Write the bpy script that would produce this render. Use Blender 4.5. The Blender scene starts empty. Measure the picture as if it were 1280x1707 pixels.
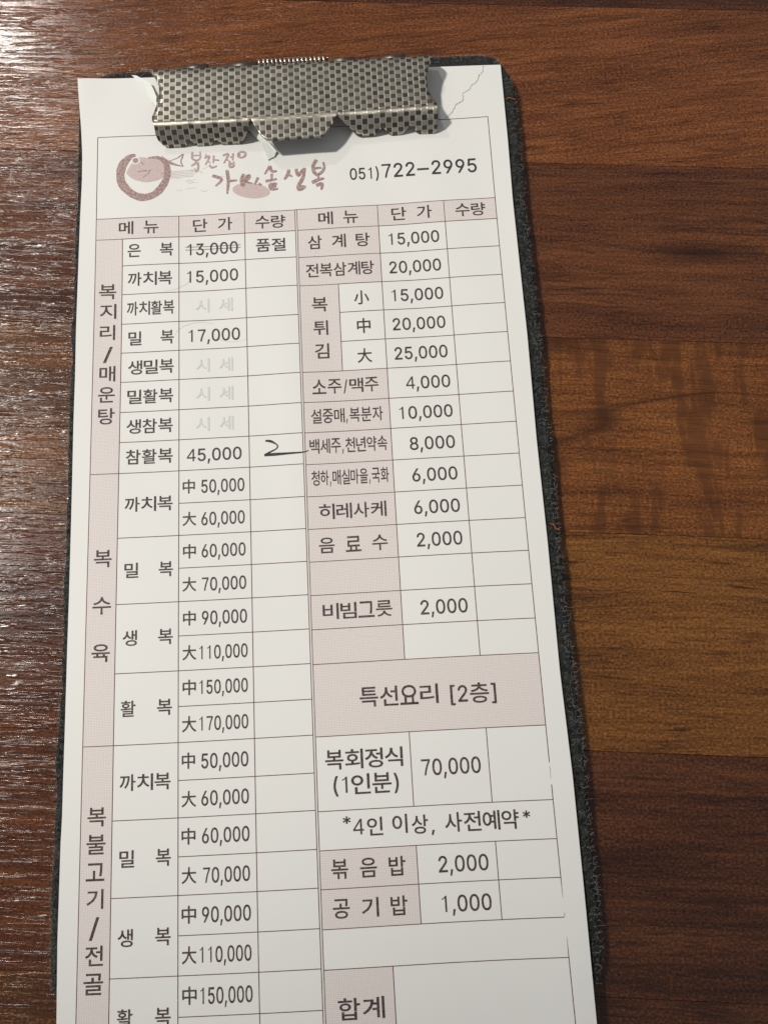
import bpy, bmesh, math, random
from mathutils import Vector, Matrix
random.seed(7)
MM = 0.001
ZP = 3.5                 # height of the sheet above the table top, mm
scene = bpy.context.scene
COL = scene.collection

# ------------------------------------------------------------------ camera
cam_data = bpy.data.cameras.new('camera'); cam = bpy.data.objects.new('camera', cam_data); COL.objects.link(cam)
cam_data.sensor_fit = 'VERTICAL'; cam_data.sensor_height = 36; cam_data.lens = 1330.0/1707*36
cam_data.clip_start = 0.005; cam_data.clip_end = 20
Rm = Matrix(((0.99842756,-0.05484117,-0.01161279),(0.0560532,0.97422251,0.21851439),(-0.00067015,-0.21882172,0.97576463)))
cam.matrix_world = Matrix.Translation(Vector((55.4885,-116.9273,146.4453+ZP))*MM) @ Rm.transposed().to_4x4()
scene.camera = cam
# ------------------------------------------------------------------ room light and lamps
w = bpy.data.worlds.new('World'); scene.world = w; w.use_nodes = True
bg = w.node_tree.nodes['Background']; bg.inputs[0].default_value = (0.97, 0.985, 1.0, 1); bg.inputs[1].default_value = 0.225
def spot(name, loc, aim, watts, size, radius, col, blend=1.0):
    l = bpy.data.lights.new(name, 'SPOT'); o = bpy.data.objects.new(name, l); COL.objects.link(o)
    l.energy = watts; l.spot_size = math.radians(size); l.spot_blend = blend; l.shadow_soft_size = radius; l.color = col
    o.location = loc; d = Vector(aim)-Vector(loc); o.rotation_euler = d.to_track_quat('-Z', 'Y').to_euler()
    return o
spot('ceiling_lamp', (-0.80, 0.26, 1.15), (-0.03, 0.02, 0), 71, 18.5, 0.06, (1.0, 0.955, 0.885), 0.5)
spot('ceiling_lamp', (-0.72, 1.32, 1.25), (-0.075, -0.05, 0), 22, 22, 0.06, (1.0, 0.97, 0.92))
scene.view_settings.view_transform = 'Standard'; scene.view_settings.look = 'None'
scene.view_settings.exposure = 0.0; scene.view_settings.gamma = 1.0

# measured layout, millimetres in the plane of the menu sheet (origin: top left corner of its printed frame)
CX = {"A":5.46,"C":16.96,"D":30.46,"E":40.83,"F":41.23,"G":49.05,"H":57.81,"I":71.42,"J":82.0,"K":52.69,"O":0.0}
RY = {"L0":-19.26,"L1":-24.03,"L10":-80.22,"L11":-86.41,"L12":-92.62,"L13":-98.84,"L14":-105.1,"L15":-111.33,"L16":-117.61,"L17":-123.82,"L18":-130.24,"L19":-136.44,"L2":-30.04,"L20":-142.79,"L21":-148.96,"L22":-155.28,"L23":-161.44,"L24":-167.65,"L3":-36.41,"L4":-42.85,"L5":-49.05,"L6":-55.22,"L7":-61.48,"L8":-67.61,"L9":-73.82,"R0":-19.22,"R1":-24.01,"R10":-80.35,"R11":-86.62,"R12":-92.82,"R13":-99.05,"R14":-105.31,"R15":-111.55,"R16":-124.17,"R17":-136.7,"R18":-143.07,"R19":-149.26,"R2":-30.22,"R20":-155.5,"R21":-161.69,"R3":-36.59,"R4":-42.8,"R5":-49.05,"R6":-55.27,"R7":-61.53,"R8":-67.68,"R9":-74.04,"T":0.0}
WARP = [[-0.2062,0.2179],[0.8186,0.6645],[-0.123,-2.012],[-1.5831,1.4819],[1.1548,-0.0926],[0.5606,-2.2848],[-1.0961,1.4942],[0.2387,0.4176],[-0.3734,0.3251],[-0.3377,-1.4112],[-0.9635,2.7927],[0.1701,-0.0731],[1.8427,-0.6396],[1.2214,0.5659],[0.5804,0.0076],[0.747,-0.6198],[-0.9935,-1.4604],[-0.0036,-0.9541],[-0.5567,0.84],[-0.994,0.6146]]
PAPER_LEFT = [[-4.74,14.71],[-3.8,2.62],[-3.44,-3.21],[-3.33,-9.64],[-3.47,-18.73],[-3.5,-32.17],[-3.52,-43.33],[-3.42,-52.65],[-3.45,-63.57],[-3.36,-74.17],[-3.3,-85.72],[-3.26,-97.56],[-3.28,-105.33],[-3.27,-113.14],[-3.26,-121.38],[-3.28,-128.48],[-3.26,-135.29],[-3.37,-139.31],[-3.38,-147.19],[-3.39,-154.89],[-3.24,-162.4],[-3.12,-167.52]]
PAPER_RIGHT = [[85.94,12.79],[85.85,-5.59],[85.61,-19.45],[85.77,-50.14],[85.51,-71.31],[85.64,-91.66],[85.49,-115.28],[85.85,-133.0],[85.78,-152.37],[85.6,-172.01]]
BOARD_LEFT = [[0.72,16.44],[-1.34,15.74],[-2.98,14.34],[-4.08,11.85],[-4.75,8.31],[-4.73,-3.55],[-4.45,-15.07],[-4.75,-19.5],[-4.66,-28.75],[-4.51,-39.3],[-4.85,-44.22],[-4.46,-48.74],[-4.62,-53.55],[-4.83,-61.59],[-4.45,-71.86],[-4.64,-83.91],[-4.41,-88.96],[-4.82,-93.57],[-4.61,-99.76],[-4.53,-106.83],[-4.32,-113.08],[-4.74,-115.25],[-4.69,-120.76],[-5.12,-125.92],[-4.72,-131.19],[-4.88,-135.82],[-4.76,-141.98],[-5.15,-147.19],[-4.91,-153.66],[-4.82,-159.99],[-4.45,-162.47],[-3.55,-164.4]]
BOARD_RIGHT = [[4.35,16.74],[10.46,16.72],[42.94,16.8],[72.02,16.42],[76.82,16.42],[81.74,16.24],[84.92,15.43],[86.32,13.66],[87.75,10.84],[88.52,6.5],[88.49,-0.79],[88.44,-7.61],[88.14,-20.87],[88.49,-50.12],[88.1,-63.68],[88.32,-76.43],[88.1,-88.0],[88.02,-99.1],[88.02,-108.11],[88.15,-115.41],[88.38,-126.17],[88.31,-135.24],[88.08,-144.99],[88.26,-151.6],[88.04,-159.63],[87.76,-162.65],[87.2,-164.44],[86.3,-166.21]]
PLATE_LEFT = [[12.07,12.09],[13.02,10.47],[13.86,8.37],[13.92,6.62],[13.77,5.19],[12.93,2.28],[12.29,0.76],[12.42,-0.18]]
PLATE_RIGHT = [[71.35,11.9],[70.12,9.68],[69.46,6.97],[69.52,3.8],[70.3,2.11],[71.23,0.46]]
SCRAPA = [[6.74,15.18],[7.91,14.8],[11.03,12.34],[12.47,8.53],[12.48,6.16],[10.8,8.63],[9.5,10.95]]
SCRAPB = [[31.34,0.01],[32.48,0.52],[33.47,-0.42],[37.49,-5.85],[36.84,-6.81],[35.45,-7.43],[34.66,-3.95]]
TEAR = [[82.18,12.66],[81.79,11.03],[80.95,10.18],[80.32,8.72],[79.37,8.04],[78.64,6.89],[77.43,6.23],[77.16,4.32],[76.23,3.79],[75.28,3.11],[74.81,1.81],[73.97,0.84],[73.18,0.45]]
HAND2 = [[33.61,-68.79],[34.65,-68.97],[35.73,-69.64],[35.95,-70.13],[35.59,-70.59],[34.66,-71.02],[33.38,-71.66],[34.99,-71.62],[37.86,-71.6],[40.74,-71.54],[41.9,-71.26]]
RING = [[7.86,-4.6],[6.78,-4.87],[5.91,-5.71],[5.14,-6.89],[4.73,-8.87],[5.01,-10.88],[6.02,-12.48],[7.5,-13.85],[9.35,-14.62],[11.3,-14.3],[12.75,-13.23],[13.91,-11.44],[14.52,-9.49],[14.42,-7.7],[13.78,-6.32],[12.6,-5.46],[11.41,-5.32],[10.53,-5.4]]
FISH = [[5.96,-8.72],[6.91,-6.78],[8.26,-5.19],[10.23,-5.31],[12.2,-5.21],[13.59,-6.53],[13.99,-8.12],[13.8,-9.88],[12.63,-10.69],[11.07,-11.04],[9.9,-11.07],[8.33,-10.64],[6.95,-9.89]]
EYE = [[7.88,-5.88]]
TAIL = [[12.99,-5.49],[14.57,-6.48],[16.14,-7.25],[17.81,-7.76],[17.32,-6.55],[17.81,-4.9],[16.53,-5.71]]
BRUSH1 = [[[19.78,-4.46],[19.68,-5.91],[20.56,-6.53],[21.35,-6.02],[21.36,-4.45]],[[19.78,-5.36],[21.35,-5.35]],[[19.48,-7.8],[20.46,-7.19],[21.15,-7.13]],[[20.27,-6.51],[20.85,-7.44],[20.95,-8.34],[20.55,-9.09],[20.16,-8.4]],[[22.44,-5.31],[23.02,-5.68]],[[22.23,-6.08],[23.32,-5.81],[22.42,-7.76]],[[22.82,-6.67],[23.5,-7.39]],[[24.2,-5.64],[24.09,-7.42]],[[24.2,-6.65],[25.37,-6.84]],[[23.3,-7.82],[23.79,-8.47],[24.87,-8.14]],[[26.09,-5.76],[27.27,-5.5],[26.27,-7.67]],[[26.77,-6.59],[27.45,-7.19]],[[28.26,-5.34],[28.14,-7.01]],[[27.66,-6.2],[28.25,-6.24]],[[27.55,-7.2],[27.53,-8.53],[28.32,-8.36],[28.33,-7.25]],[[27.54,-7.87],[28.33,-7.8]],[[29.14,-5.73],[29.84,-5.1],[30.72,-5.27],[30.71,-6.06],[29.92,-6.45],[29.23,-6.07],[29.83,-5.78]]]
BRUSH2 = [[[23.87,-10.41],[24.94,-10.81],[25.82,-11.53],[24.53,-12.88]],[[26.93,-9.27],[27.2,-11.84],[26.93,-14.89]],[[27.2,-11.84],[29.05,-11.84]],[[30.44,-10.38],[29.93,-11.57],[30.2,-13.13],[30.82,-11.4],[31.51,-10.78],[31.5,-11.44],[30.8,-12.17],[32.16,-12.7]],[[33.35,-11.34],[32.64,-13.06]],[[33.42,-12.89],[34.1,-13.15]],[[35.86,-8.73],[34.74,-10.65]],[[35.86,-8.73],[36.22,-9.97],[37.29,-10.04]],[[36.2,-10.64],[36.17,-11.96]],[[34.9,-12.32],[37.25,-11.92]],[[37.22,-13.13],[35.95,-13.16],[36.02,-14.26],[37.48,-14.24]],[[36.03,-13.71],[37.1,-13.67]],[[39.84,-9.87],[39.51,-11.07],[38.8,-12.13]],[[39.62,-10.96],[40.48,-11.57]],[[41.31,-9.85],[41.75,-11.43],[42.68,-9.94]],[[43.07,-9.74],[42.82,-11.5],[42.4,-12.57],[41.67,-13.85],[41.74,-14.73],[42.53,-14.56],[43.03,-14.15],[41.96,-13.98]],[[45.68,-8.01],[44.95,-9.19],[44.91,-10.52],[45.56,-11.45],[46.55,-11.07],[47.18,-10.0],[47.03,-8.66]],[[45.12,-9.98],[46.59,-9.96]],[[45.75,-11.46],[45.91,-12.36]],[[44.51,-13.37],[45.9,-12.69],[47.08,-12.54]],[[45.36,-14.08],[46.55,-13.72],[46.39,-15.13]]]
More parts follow.
